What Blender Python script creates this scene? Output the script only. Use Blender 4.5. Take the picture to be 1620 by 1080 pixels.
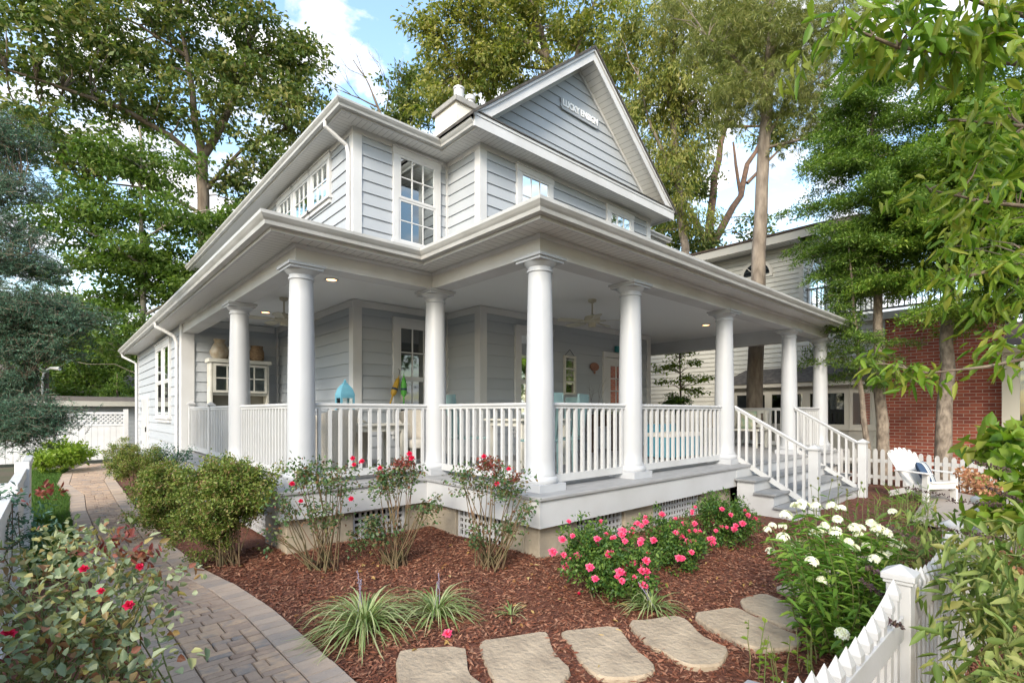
import bpy, math, random
import numpy as np
from mathutils import Vector, Matrix
R = math.radians
random.seed(7)
rng = np.random.default_rng(11)
scene = bpy.context.scene
for o in list(bpy.data.objects): bpy.data.objects.remove(o)

# ------------------------------------------------------------------ camera, sky, sun, exposure
EYE = 1.56
YAW = R(48.0)
cd = bpy.data.cameras.new('camera'); cam = bpy.data.objects.new('camera', cd)
scene.collection.objects.link(cam)
cam.location = (0, 0, EYE); cam.rotation_euler = (R(90), 0, YAW - R(90))
cd.sensor_width = 36.0; cd.lens = 36.0 * 802 / 1620; cd.shift_y = 112 / 1620
cd.clip_start = 0.05; cd.clip_end = 1500
scene.camera = cam
SUN_EL, SUN_AZ = R(31), math.atan2(-0.62, -1.0)      # direction towards the sun in the ground plane
w = bpy.data.worlds.new("World"); scene.world = w; w.use_nodes = True
nt = w.node_tree; nt.nodes.clear()
def N(t, **k):
    n = nt.nodes.new(t)
    for a, b in k.items(): setattr(n, a, b)
    return n
out = N('ShaderNodeOutputWorld'); bg = N('ShaderNodeBackground'); bg.inputs[1].default_value = 0.15
sky = N('ShaderNodeTexSky', sky_type='NISHITA', sun_disc=False, sun_elevation=SUN_EL,
        sun_rotation=math.pi / 2 - SUN_AZ, air_density=1.3, dust_density=1.2, ozone_density=1.2)
tc = N('ShaderNodeTexCoord'); sep = N('ShaderNodeSeparateXYZ'); nt.links.new(tc.outputs['Generated'], sep.inputs[0])
ad = N('ShaderNodeMath', operation='ADD'); ad.inputs[1].default_value = 0.22; nt.links.new(sep.outputs[2], ad.inputs[0])
mx = N('ShaderNodeMath', operation='MAXIMUM'); mx.inputs[1].default_value = 0.05; nt.links.new(ad.outputs[0], mx.inputs[0])
dx = N('ShaderNodeMath', operation='DIVIDE'); dy = N('ShaderNodeMath', operation='DIVIDE')
nt.links.new(sep.outputs[0], dx.inputs[0]); nt.links.new(mx.outputs[0], dx.inputs[1])
nt.links.new(sep.outputs[1], dy.inputs[0]); nt.links.new(mx.outputs[0], dy.inputs[1])
cb = N('ShaderNodeCombineXYZ'); cb.inputs[2].default_value = 2.3; nt.links.new(dx.outputs[0], cb.inputs[0]); nt.links.new(dy.outputs[0], cb.inputs[1])
noi = N('ShaderNodeTexNoise'); noi.inputs['Scale'].default_value = 4.6; noi.inputs['Detail'].default_value = 9
noi.inputs['Roughness'].default_value = 0.58; noi.inputs['Distortion'].default_value = 0.3
nt.links.new(cb.outputs[0], noi.inputs['Vector'])
rp = N('ShaderNodeValToRGB'); rp.color_ramp.elements[0].position = 0.47; rp.color_ramp.elements[1].position = 0.585
nt.links.new(noi.outputs[0], rp.inputs[0])
mixc = N('ShaderNodeMixRGB')
noi2 = N('ShaderNodeTexNoise'); noi2.inputs['Scale'].default_value = 7.0; noi2.inputs['Detail'].default_value = 6; nt.links.new(cb.outputs[0], noi2.inputs['Vector'])
rp2 = N('ShaderNodeValToRGB'); rp2.color_ramp.elements[0].position = 0.35; rp2.color_ramp.elements[1].position = 0.62
rp2.color_ramp.elements[0].color = (2.7, 2.85, 3.2, 1); rp2.color_ramp.elements[1].color = (6.2, 6.1, 6.1, 1)
nt.links.new(noi2.outputs[0], rp2.inputs[0]); nt.links.new(rp2.outputs[0], mixc.inputs[2])
sc = N('ShaderNodeMixRGB', blend_type='MULTIPLY'); sc.inputs[0].default_value = 1; sc.inputs[2].default_value = (1.25, 1.3, 1.3, 1)
nt.links.new(sky.outputs[0], sc.inputs[1])
nt.links.new(rp.outputs[0], mixc.inputs[0]); nt.links.new(sc.outputs[0], mixc.inputs[1])
nt.links.new(mixc.outputs[0], bg.inputs[0]); nt.links.new(bg.outputs[0], out.inputs[0])
sd = bpy.data.lights.new('sun', 'SUN'); sun = bpy.data.objects.new('sun', sd); scene.collection.objects.link(sun)
sd.energy = 2.0; sd.angle = R(18); sd.color = (1.0, 0.90, 0.76)
sdir = Vector((math.cos(SUN_AZ) * math.cos(SUN_EL), math.sin(SUN_AZ) * math.cos(SUN_EL), math.sin(SUN_EL)))
sun.rotation_euler = sdir.to_track_quat('Z', 'Y').to_euler(); sun.location = sdir * 60
scene.view_settings.view_transform = 'Standard'; scene.view_settings.look = 'None'
scene.view_settings.exposure = 1.2; scene.view_settings.gamma = 1
scene.render.engine = 'CYCLES'
scene.cycles.max_bounces = 8; scene.cycles.transparent_max_bounces = 12; scene.cycles.diffuse_bounces = 5

# ------------------------------------------------------------------ helpers
FW = Vector((math.cos(YAW), math.sin(YAW), 0)); RT = Vector((math.sin(YAW), -math.cos(YAW), 0))
def at(px, py, d):                    # world point seen at a pixel of the photograph at distance d
    return Vector((0, 0, EYE)) + FW * d + RT * ((px - 810) / 802 * d) + Vector((0, 0, (652 - py) / 802 * d))
def gr(px, py, z=0.0):
    return at(px, py, (EYE - z) * 802 / (py - 652))
def col(c): return (c[0], c[1], c[2], 1)
MATS = {}
def mat(name, c, rough=0.6, c2=None, nscale=6, bump=0.0, bscale=60, metal=0, spec=0.5, detail=4, stretch=None, coat=0):
    m = bpy.data.materials.new(name); m.use_nodes = True; t = m.node_tree; b = t.nodes['Principled BSDF']
    b.inputs['Base Color'].default_value = col(c); b.inputs['Roughness'].default_value = rough
    b.inputs['Metallic'].default_value = metal; b.inputs['Specular IOR Level'].default_value = spec
    b.inputs['Coat Weight'].default_value = coat
    tcn = t.nodes.new('ShaderNodeTexCoord'); vec = tcn.outputs['Object']
    if stretch:
        mp = t.nodes.new('ShaderNodeMapping'); mp.inputs['Scale'].default_value = stretch
        t.links.new(vec, mp.inputs[0]); vec = mp.outputs[0]
    if c2 is not None:
        n = t.nodes.new('ShaderNodeTexNoise'); n.inputs['Scale'].default_value = nscale; n.inputs['Detail'].default_value = detail
        t.links.new(vec, n.inputs['Vector'])
        r = t.nodes.new('ShaderNodeValToRGB'); r.color_ramp.elements[0].color = col(c); r.color_ramp.elements[1].color = col(c2)
        r.color_ramp.elements[0].position = 0.32; r.color_ramp.elements[1].position = 0.68
        t.links.new(n.outputs[0], r.inputs[0]); t.links.new(r.outputs[0], b.inputs['Base Color'])
    if bump:
        n2 = t.nodes.new('ShaderNodeTexNoise'); n2.inputs['Scale'].default_value = bscale; n2.inputs['Detail'].default_value = 5
        t.links.new(vec, n2.inputs['Vector'])
        bp = t.nodes.new('ShaderNodeBump'); bp.inputs['Strength'].default_value = bump; bp.inputs['Distance'].default_value = 0.02
        t.links.new(n2.outputs[0], bp.inputs['Height']); t.links.new(bp.outputs[0], b.inputs['Normal'])
    MATS[name] = m; return m
def island(name, cols, rough=0.6, trans=0.0, bump=0, bscale=80, spec=0.3, nvar=0.0, nscale=1.2):
    """each island (leaf, chip, paver) takes its own colour from the ramp"""
    m = bpy.data.materials.new(name); m.use_nodes = True; t = m.node_tree; b = t.nodes['Principled BSDF']
    b.inputs['Roughness'].default_value = rough; b.inputs['Specular IOR Level'].default_value = spec
    g = t.nodes.new('ShaderNodeNewGeometry'); r = t.nodes.new('ShaderNodeValToRGB')
    while len(r.color_ramp.elements) < len(cols): r.color_ramp.elements.new(0.5)
    for i, c in enumerate(cols):
        r.color_ramp.elements[i].position = i / max(1, len(cols) - 1); r.color_ramp.elements[i].color = col(c)
    fac = g.outputs['Random Per Island']
    tcn = t.nodes.new('ShaderNodeTexCoord')
    if nvar:
        n = t.nodes.new('ShaderNodeTexNoise'); n.inputs['Scale'].default_value = nscale; n.inputs['Detail'].default_value = 3
        t.links.new(tcn.outputs['Object'], n.inputs['Vector'])
        a = t.nodes.new('ShaderNodeMath'); a.operation = 'MULTIPLY_ADD'; a.inputs[1].default_value = nvar * 2; a.inputs[2].default_value = -nvar
        t.links.new(n.outputs[0], a.inputs[0])
        s = t.nodes.new('ShaderNodeMath'); s.operation = 'ADD'; s.use_clamp = True
        t.links.new(fac, s.inputs[0]); t.links.new(a.outputs[0], s.inputs[1]); fac = s.outputs[0]
    t.links.new(fac, r.inputs[0]); t.links.new(r.outputs[0], b.inputs['Base Color'])
    if bump:
        n2 = t.nodes.new('ShaderNodeTexNoise'); n2.inputs['Scale'].default_value = bscale; n2.inputs['Detail'].default_value = 5
        t.links.new(tcn.outputs['Object'], n2.inputs['Vector'])
        bp = t.nodes.new('ShaderNodeBump'); bp.inputs['Strength'].default_value = bump; bp.inputs['Distance'].default_value = 0.01
        t.links.new(n2.outputs[0], bp.inputs['Height']); t.links.new(bp.outputs[0], b.inputs['Normal'])
    if trans:
        tr = t.nodes.new('ShaderNodeBsdfTranslucent'); mxs = t.nodes.new('ShaderNodeMixShader'); mxs.inputs[0].default_value = trans
        br = t.nodes.new('ShaderNodeMixRGB'); br.blend_type = 'MULTIPLY'; br.inputs[0].default_value = 1; br.inputs[2].default_value = (1.5, 1.6, 0.7, 1)
        t.links.new(r.outputs[0], br.inputs[1]); t.links.new(br.outputs[0], tr.inputs[0])
        t.links.new(b.outputs[0], mxs.inputs[1]); t.links.new(tr.outputs[0], mxs.inputs[2])
        t.links.new(mxs.outputs[0], t.nodes['Material Output'].inputs[0])
    MATS[name] = m; return m
def glass(name, dark, rough=0.04, gloss=0.55):
    m = bpy.data.materials.new(name); m.use_nodes = True; t = m.node_tree; t.nodes.clear()
    o = t.nodes.new('ShaderNodeOutputMaterial'); gl = t.nodes.new('ShaderNodeBsdfGlossy'); gl.inputs['Roughness'].default_value = rough
    gl.inputs['Color'].default_value = (0.9, 0.95, 0.95, 1)
    tp = t.nodes.new('ShaderNodeBsdfTransparent'); tp.inputs[0].default_value = col(dark)
    fr = t.nodes.new('ShaderNodeFresnel'); fr.inputs[0].default_value = 1.55
    ma = t.nodes.new('ShaderNodeMath'); ma.operation = 'MULTIPLY_ADD'; ma.inputs[1].default_value = 1.0; ma.inputs[2].default_value = gloss * 0.16; ma.use_clamp = True
    mm = t.nodes.new('ShaderNodeMixShader'); t.links.new(fr.outputs[0], ma.inputs[0]); t.links.new(ma.outputs[0], mm.inputs[0])
    t.links.new(tp.outputs[0], mm.inputs[1]); t.links.new(gl.outputs[0], mm.inputs[2]); t.links.new(mm.outputs[0], o.inputs[0])
    MATS[name] = m; return m
def emis(name, c, s):
    m = bpy.data.materials.new(name); m.use_nodes = True; t = m.node_tree; b = t.nodes['Principled BSDF']
    b.inputs['Base Color'].default_value = col(c); b.inputs['Emission Color'].default_value = col(c); b.inputs['Emission Strength'].default_value = s
    MATS[name] = m; return m
def grooved(name, c, axis, pitch, rough=0.5, groove_shade=0.55, wid=0.1):
    """boards with V grooves across one axis; groove shade painted in as darker stripes"""
    m = bpy.data.materials.new(name); m.use_nodes = True; t = m.node_tree; b = t.nodes['Principled BSDF']
    b.inputs['Roughness'].default_value = rough
    g = t.nodes.new('ShaderNodeNewGeometry'); s = t.nodes.new('ShaderNodeSeparateXYZ'); t.links.new(g.outputs['Position'], s.inputs[0])
    d = t.nodes.new('ShaderNodeMath'); d.operation = 'DIVIDE'; d.inputs[1].default_value = pitch; t.links.new(s.outputs[axis], d.inputs[0])
    f = t.nodes.new('ShaderNodeMath'); f.operation = 'FRACT'; t.links.new(d.outputs[0], f.inputs[0])
    l = t.nodes.new('ShaderNodeMath'); l.operation = 'LESS_THAN'; l.inputs[1].default_value = wid; t.links.new(f.outputs[0], l.inputs[0])
    mxx = t.nodes.new('ShaderNodeMixRGB'); mxx.inputs[1].default_value = col(c); mxx.inputs[2].default_value = col([v * groove_shade for v in c])
    t.links.new(l.outputs[0], mxx.inputs[0]); t.links.new(mxx.outputs[0], b.inputs['Base Color'])
    bp = t.nodes.new('ShaderNodeBump'); bp.inputs['Strength'].default_value = 0.6; bp.inputs['Distance'].default_value = 0.004; bp.invert = True
    t.links.new(l.outputs[0], bp.inputs['Height']); t.links.new(bp.outputs[0], b.inputs['Normal'])
    MATS[name] = m; return m
def brickmat(name, c1, c2, mortar, axis):
    m = bpy.data.materials.new(name); m.use_nodes = True; t = m.node_tree; b = t.nodes['Principled BSDF']; b.inputs['Roughness'].default_value = 0.85
    g = t.nodes.new('ShaderNodeNewGeometry'); s = t.nodes.new('ShaderNodeSeparateXYZ'); t.links.new(g.outputs['Position'], s.inputs[0])
    c = t.nodes.new('ShaderNodeCombineXYZ'); t.links.new(s.outputs[axis], c.inputs[0]); t.links.new(s.outputs[2], c.inputs[1])
    k = t.nodes.new('ShaderNodeTexBrick'); t.links.new(c.outputs[0], k.inputs['Vector'])
    k.inputs['Scale'].default_value = 1; k.inputs['Brick Width'].default_value = 0.235; k.inputs['Row Height'].default_value = 0.085
    k.inputs['Mortar Size'].default_value = 0.008; k.inputs['Mortar Smooth'].default_value = 0.2; k.inputs['Bias'].default_value = 0.1
    k.inputs['Color1'].default_value = col(c1); k.inputs['Color2'].default_value = col(c2); k.inputs['Mortar'].default_value = col(mortar)
    n = t.nodes.new('ShaderNodeTexNoise'); n.inputs['Scale'].default_value = 2.2; n.inputs['Detail'].default_value = 6; t.links.new(g.outputs['Position'], n.inputs['Vector'])
    r = t.nodes.new('ShaderNodeMapRange'); r.inputs[3].default_value = 0.55; r.inputs[4].default_value = 1.45; t.links.new(n.outputs[0], r.inputs[0])
    mu = t.nodes.new('ShaderNodeMixRGB'); mu.blend_type = 'MULTIPLY'; mu.inputs[0].default_value = 1
    t.links.new(k.outputs[0], mu.inputs[1]); t.links.new(r.outputs[0], mu.inputs[2]); t.links.new(mu.outputs[0], b.inputs['Base Color'])
    bp = t.nodes.new('ShaderNodeBump'); bp.inputs['Strength'].default_value = 0.7; bp.inputs['Distance'].default_value = 0.006; bp.invert = True
    t.links.new(k.outputs[1], bp.inputs['Height']); t.links.new(bp.outputs[0], b.inputs['Normal'])
    MATS[name] = m; return m

WPOS = {}
def W(o): return WPOS.get(o.name, Vector((0, 0, 0))) if o else Vector((0, 0, 0))
def tag(o, label=None, cat=None, group=None, kind=None):
    if label: o['label'] = label
    if cat: o['category'] = cat
    if group: o['group'] = group
    if kind: o['kind'] = kind
    return o
def empty(name, loc, label, cat, group=None):
    o = bpy.data.objects.new(name, None); scene.collection.objects.link(o); o.location = loc; o.empty_display_size = 0.2
    WPOS[o.name] = Vector(loc); return tag(o, label, cat, group)
def link(name, me, m, parent=None, loc=None):
    o = bpy.data.objects.new(name, me); scene.collection.objects.link(o)
    if m is not None: me.materials.append(m)
    if parent is not None:
        o.parent = parent; base = W(parent)
        lw = Vector(loc) if loc is not None else base
        o.location = lw - base; WPOS[o.name] = lw
    else:
        lw = Vector(loc) if loc is not None else Vector((0, 0, 0)); o.location = lw; WPOS[o.name] = lw
    if lw.length: me.transform(Matrix.Translation(-lw))
    return o
def copy_to(o, delta, parent=None, rotz=0):
    c = o.copy(); scene.collection.objects.link(c); c.location = o.location + Vector(delta)
    if rotz: c.rotation_euler = (0, 0, rotz)
    if parent is not None: c.parent = parent
    WPOS[c.name] = W(o) + Vector(delta)
    return c
def copy_tree(o, loc=None, rotz=None, parent=None, label=None):
    c = o.copy(); scene.collection.objects.link(c)
    if parent is not None: c.parent = parent
    if loc is not None: c.location = loc
    if rotz is not None: c.rotation_euler = (0, 0, rotz)
    if label: c['label'] = label
    for ch in o.children: copy_tree(ch, parent=c)
    return c

class MB:
    def __init__(s): s.v = []; s.f = []
    def add(s, vs, fs):
        b = len(s.v); s.v.extend([tuple(v) for v in vs]); s.f.extend([tuple(i + b for i in f) for f in fs])
    def box(s, x0, x1, y0, y1, z0, z1):
        s.add([(x0,y0,z0),(x1,y0,z0),(x1,y1,z0),(x0,y1,z0),(x0,y0,z1),(x1,y0,z1),(x1,y1,z1),(x0,y1,z1)],
              [(0,3,2,1),(4,5,6,7),(0,1,5,4),(1,2,6,5),(2,3,7,6),(3,0,4,7)])
    def obox(s, F, s0, s1, z0, z1, o0, o1):
        """box in a wall frame F: s along, o outward"""
        P = [F(s0,z0,o0),F(s1,z0,o0),F(s1,z0,o1),F(s0,z0,o1),F(s0,z1,o0),F(s1,z1,o0),F(s1,z1,o1),F(s0,z1,o1)]
        s.add(P, [(0,3,2,1),(4,5,6,7),(0,1,5,4),(1,2,6,5),(2,3,7,6),(3,0,4,7)])
    def beam(s, a, b, wd, h, up=(0,0,1)):
        a = Vector(a); b = Vector(b); d = (b - a).normalized(); sd = d.cross(Vector(up)).normalized(); u = sd.cross(d)
        P = []
        for p in (a, b):
            for i, j in ((-1,-1),(1,-1),(1,1),(-1,1)): P.append(p + sd * (i*wd/2) + u * (j*h/2))
        s.add(P, [(0,3,2,1),(4,5,6,7),(0,1,5,4),(1,2,6,5),(2,3,7,6),(3,0,4,7)])
    def tube(s, pts, rad, n=8, cap=True):
        pts = [Vector(p) for p in pts]; k = len(pts)
        if not hasattr(rad, '__len__'): rad = [rad] * k
        b = len(s.v); ref = Vector((0, 0, 1)) if abs((pts[-1]-pts[0]).normalized().z) < 0.9 else Vector((1, 0, 0))
        for i, p in enumerate(pts):
            d = (pts[min(i+1, k-1)] - pts[max(i-1, 0)]).normalized()
            a = d.cross(ref)
            if a.length < 1e-4: a = d.cross(Vector((0.3, 1, 0.2)))
            a.normalize(); c = d.cross(a)
            for j in range(n):
                t = 2 * math.pi * j / n; s.v.append(tuple(p + (a * math.cos(t) + c * math.sin(t)) * rad[i]))
        for i in range(k - 1):
            for j in range(n):
                j2 = (j + 1) % n; s.f.append((b+i*n+j, b+i*n+j2, b+(i+1)*n+j2, b+(i+1)*n+j))
        if cap:
            s.f.append(tuple(b + j for j in range(n))[::-1]); s.f.append(tuple(b + (k-1)*n + j for j in range(n)))
    def lathe(s, prof, cx, cy, n=32):
        b = len(s.v)
        for (r, z) in prof:
            for j in range(n):
                t = 2 * math.pi * j / n; s.v.append((cx + r*math.cos(t), cy + r*math.sin(t), z))
        for i in range(len(prof)-1):
            for j in range(n):
                j2 = (j+1) % n; s.f.append((b+i*n+j, b+i*n+j2, b+(i+1)*n+j2, b+(i+1)*n+j))
        s.f.append(tuple(b+j for j in range(n))[::-1]); s.f.append(tuple(b+(len(prof)-1)*n+j for j in range(n)))
    def prism(s, poly, z0, z1):
        n = len(poly); b = len(s.v)
        s.v += [(p[0], p[1], z0) for p in poly] + [(p[0], p[1], z1) for p in poly]
        s.f.append(tuple(b+i for i in range(n))[::-1]); s.f.append(tuple(b+n+i for i in range(n)))
        for i in range(n): j = (i+1) % n; s.f.append((b+i, b+j, b+n+j, b+n+i))
    def sweep(s, path, prof, closed=True, ends=True):
        """profile (offset outward, z) swept along a mitred ground-plan path; outward = right of travel"""
        k = len(path); b = len(s.v); m = len(prof)
        P = [Vector((p[0], p[1])) for p in path]; nr = []
        for i in range(k-1):
            d = (P[i+1]-P[i]).normalized(); nr.append(Vector((d.y, -d.x)))
        for i in range(k):
            if i == 0: mi = nr[0]
            elif i == k-1: mi = nr[-1]
            else:
                q = nr[i-1] + nr[i]; mi = q / (1 + nr[i-1].dot(nr[i]))
            for (o, z) in prof: s.v.append((P[i].x + mi.x*o, P[i].y + mi.y*o, z))
        rg = m if closed else m-1
        for i in range(k-1):
            for j in range(rg):
                j2 = (j+1) % m; s.f.append((b+i*m+j, b+(i+1)*m+j, b+(i+1)*m+j2, b+i*m+j2))
        if closed and ends:
            s.f.append(tuple(b+j for j in range(m))); s.f.append(tuple(b+(k-1)*m+j for j in range(m))[::-1])
    def build(s, name, m, parent=None, loc=None, smooth=False, bevel=0):
        me = bpy.data.meshes.new(name); me.from_pydata(s.v, [], s.f); me.validate(); me.update()
        if smooth:
            for p in me.polygons: p.use_smooth = True
            try: me.set_sharp_from_angle(angle=R(40))
            except Exception: pass
        o = link(name, me, m, parent, loc)
        if bevel:
            bv = o.modifiers.new('bevel', 'BEVEL'); bv.width = bevel; bv.segments = 2; bv.limit_method = 'ANGLE'; bv.angle_limit = R(40)
        return o
def frame(A, B, n):
    A = Vector((A[0], A[1], 0)); B = Vector((B[0], B[1], 0)); L = (B-A).length; t = (B-A)/L; n = Vector((n[0], n[1], 0))
    F = lambda s, z, o: A + t*s + n*o + Vector((0, 0, z)); F.L = L; return F
def npmesh(name, V, Fq, m, parent=None, loc=None, smooth=False, kind=None):
    """V (n,3), Fq (k,4 or 3)"""
    V = np.asarray(V, dtype=np.float32).reshape(-1, 3); Fq = np.asarray(Fq, dtype=np.int32); k, q = Fq.shape
    me = bpy.data.meshes.new(name); me.vertices.add(len(V)); me.vertices.foreach_set('co', V.ravel())
    me.loops.add(k*q); me.loops.foreach_set('vertex_index', Fq.ravel())
    me.polygons.add(k); me.polygons.foreach_set('loop_start', np.arange(0, k*q, q, dtype=np.int32))
    if smooth: me.polygons.foreach_set('use_smooth', np.ones(k, dtype=bool))
    me.update(calc_edges=True)
    o = link(name, me, m, parent, loc)
    if kind: o['kind'] = kind
    return o
def unit(a): return a / (np.linalg.norm(a, axis=-1, keepdims=True) + 1e-9)
def leaves(P, D, L, Wd, up=None, rich=False, fold=0.25, jit=0.3, curl=0.0):
    """one leaf per row: base P, direction D, length L, width Wd"""
    n = len(P); D = unit(np.asarray(D, float)); L = np.broadcast_to(L, n)[:, None] * (1 + jit*(rng.random((n,1))-0.5)*2); Wd = np.broadcast_to(Wd, n)[:, None] * (1 + jit*(rng.random((n,1))-0.5)*2)
    if up is None: up = rng.normal(size=(n,3))
    S = unit(np.cross(D, up)); U = np.cross(S, D)
    if not rich:
        V = np.stack([P, P + D*L*0.5 + S*Wd/2 + U*Wd*fold, P + D*L - U*L*curl, P + D*L*0.5 - S*Wd/2 + U*Wd*fold], 1)
        F = np.arange(n*4).reshape(n, 4)
        return V.reshape(-1, 3), F
    a = P; t = P + D*L - U*L*curl
    V = np.stack([a, P + D*L*0.3 + S*Wd*0.46 + U*Wd*fold, P + D*L*0.68 + S*Wd*0.36 + U*(Wd*fold*0.8 - L*curl*0.4), t,
                  P + D*L*0.68 - S*Wd*0.36 + U*(Wd*fold*0.8 - L*curl*0.4), P + D*L*0.3 - S*Wd*0.46 + U*Wd*fold], 1)
    i = np.arange(n)[:, None]*6
    F = np.concatenate([np.hstack([i, i+1, i+2, i+3]), np.hstack([i, i+3, i+4, i+5])])
    return V.reshape(-1, 3), F
def in_ell(c, r, n, edge=0.55):
    d = unit(rng.normal(size=(n,3))); q = rng.random((n,1))**edge
    return np.array(c) + d*q*np.array(r)
def bend(a, b, k=4, sag=0.0, wob=0.05):
    a = Vector(a); b = Vector(b); L = (b-a).length; pts = []
    for i in range(k+1):
        t = i/k; p = a.lerp(b, t); p.z += sag*L*4*t*(1-t)
        if 0 < i < k: p += Vector((random.uniform(-1,1), random.uniform(-1,1), random.uniform(-1,1)))*wob*L
        pts.append(p)
    return pts
def crown_tree(name, label, cat, base, limbs, ells, leaf, lmat, bmat, group=None, twig_r=0.02, clump_n=260, clump_r=0.6, flat=0.6, droop=0.3, edge=0.45, twigs=True, sub=5, rich=False, sig=0.42, mode='leaf', ljit=0.4):
    """limbs: list of (points, r0, r1); ells: (centre, radii, number of clumps). Leaf clumps hang on twigs grown from the limbs."""
    root = empty(name, base, label, cat, group)
    tb = MB(); nodes = []
    for pts, r0, r1 in limbs:
        pts = [Vector(p) for p in pts]; fine = []
        for i in range(len(pts)-1):
            L = (pts[i+1]-pts[i]).length; k = max(2, int(L/0.7))
            for j in range(k):
                p = pts[i].lerp(pts[i+1], j/k)
                if j: p += Vector((random.uniform(-1,1), random.uniform(-1,1), 0))*min(0.06, r0*0.3)
                fine.append(p)
        fine.append(pts[-1]); m = len(fine)
        rad = [r0 + (r1-r0)*(i/(m-1)) for i in range(m)]
        if limbs[0][0] is not None and (fine[0]-Vector(base)).length < 0.5: rad[0] *= 1.35
        tb.tube(fine, rad, n=10); nodes += fine
    NP = np.array([tuple(p) for p in nodes])
    P = []; D = []
    for c, r, n in ells:
        C = in_ell(c, r, n, edge)
        for q in C:
            dist = np.linalg.norm(NP - q, axis=1) + np.maximum(0, NP[:,2]-q[2])*0.8
            a = NP[int(np.argmin(dist))]
            if twigs: tb.tube(bend(a, q, 3, 0.05, 0.06), [twig_r*1.6, twig_r*1.2, twig_r*0.8, twig_r*0.35], n=5, cap=False)
            o = unit(q - a)
            ks = sub; per = max(1, clump_n//ks)
            sc = q + rng.normal(size=(ks,3))*clump_r*np.array([0.75,0.75,0.75*flat])
            for s_ in sc:
                m = per
                if mode == 'leaf':
                    pp = s_ + rng.normal(size=(m,3))*clump_r*sig*np.array([1,1,flat])
                    P.append(pp); D.append(unit(rng.normal(size=(m,3)) + (pp-s_)*2 + o*0.5) + np.array([0,0,-droop]))
                elif mode == 'twig':      # needles set all round short twigs
                    k2 = 5; tl = clump_r*1.5
                    for _ in range(k2):
                        td = unit(o*np.array([1,1,0.3])*0.8 + rng.normal(size=3)*np.array([0.8,0.8,0.45]) + np.array([0,0,0.12])); t0 = s_ - td*tl*0.5 + rng.normal(size=3)*clump_r*0.5*np.array([1,1,flat]); u = rng.random((m//k2,1))
                        P.append(t0 + td*tl*u); D.append(td*0.8 + unit(rng.normal(size=(m//k2,3))))
                        tb.tube([Vector(t0), Vector(t0+td*tl)], [twig_r*0.7, twig_r*0.2], n=3, cap=False)
                else:                     # tufts of long needles
                    k2 = max(1, m//26)
                    for _ in range(k2):
                        t0 = s_ + rng.normal(size=3)*clump_r*0.6*np.array([1,1,flat]); td = unit(rng.normal(size=3)*np.array([1,1,0.5]) + o*0.6)
                        P.append(np.repeat(t0[None], 26, 0) - td*0.05*rng.random((26,1))); D.append(td*0.7 + rng.normal(size=(26,3))*0.5 + np.array([0,0,-droop]))
    P = np.concatenate(P); D = np.concatenate(D)
    upv = rng.normal(size=P.shape)*0.8 + np.array([0,0,1.0])
    V, F = leaves(P, D, leaf[0], leaf[1], up=upv, rich=rich, jit=ljit, curl=0.12 if rich else 0)
    tb.build('trunk', bmat, root, smooth=True)
    npmesh('crown', V, F, lmat, root)
    return root
def conifer(name, label, base, top, r0, z0, lens, lmat, bmat, cat='tree', nb=70, needle=(0.09, 0.022), droop=0.25, tw=0.42, dens=16, azr=(0, 6.283), lean=None, group=None, upturn=0.0, cl=0.03):
    """trunk with branches whose side twigs carry needle sprays; lens(t) gives branch length at height fraction t"""
    root = empty(name, base, label, cat, group); tb = MB()
    B = Vector(base); T = Vector(top); k = 14
    pts = [B.lerp(T, i/k) + Vector((random.uniform(-1,1), random.uniform(-1,1), 0))*0.03*(0 < i < k) for i in range(k+1)]
    tb.tube(pts, [r0*(1-0.85*i/k)*(1.25 if i == 0 else 1) for i in range(k+1)], n=12)
    P = []; D = []; H = (T-B).z
    for i in range(nb):
        t = (i+random.random())/nb; z = z0 + (1-z0)*t; p0 = B.lerp(T, z); az = random.uniform(*azr); L = lens(t)*random.uniform(0.7, 1.15)
        if L <= 0.05: continue
        d = Vector((math.cos(az), math.sin(az), 0)); bp = []
        for j in range(7):
            s = j/6; bp.append(p0 + d*(L*s) + Vector((0, 0, L*(0.12*s - droop*s*s + upturn*s*s*s))))
        tb.tube(bp, [max(0.004, 0.02*L/2*(1-0.8*j/6)) for j in range(7)], n=5, cap=False)
        ns = max(5, int(L/0.085))
        for j in range(ns):
            s = 0.12 + 0.88*j/ns; q = s*6; a = int(min(5, q)); pb = bp[a].lerp(bp[a+1], q-a)
            for sg in (-1, 1):
                tl = tw*L**0.5*(1.05-s*0.75)*random.uniform(0.6, 1.1)
                td = (d*0.75 + Vector((-d.y, d.x, 0))*sg*0.9 + Vector((0, 0, random.uniform(-0.75, 0.25)))).normalized()
                m = max(3, int(dens*tl/0.4)); u = np.sort(rng.random(m))[:, None]
                pp = np.array(pb) + np.array(td)*u*tl + np.array([0, 0, -0.18])*tl*u*u + rng.normal(size=(m,3))*cl
                side = rng.normal(size=(m,3))*0.75 + np.array([0,0,0.1])
                P.append(pp); D.append(np.array(td)*0.9 + side)
    P = np.concatenate(P); D = np.concatenate(D)
    V, F = leaves(P, D, needle[0], needle[1], up=rng.normal(size=P.shape)*0.6+np.array([0,0,1.0]), fold=0.1)
    tb.build('trunk', bmat, root, smooth=True); npmesh('crown', V, F, lmat, root)
    return root

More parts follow.
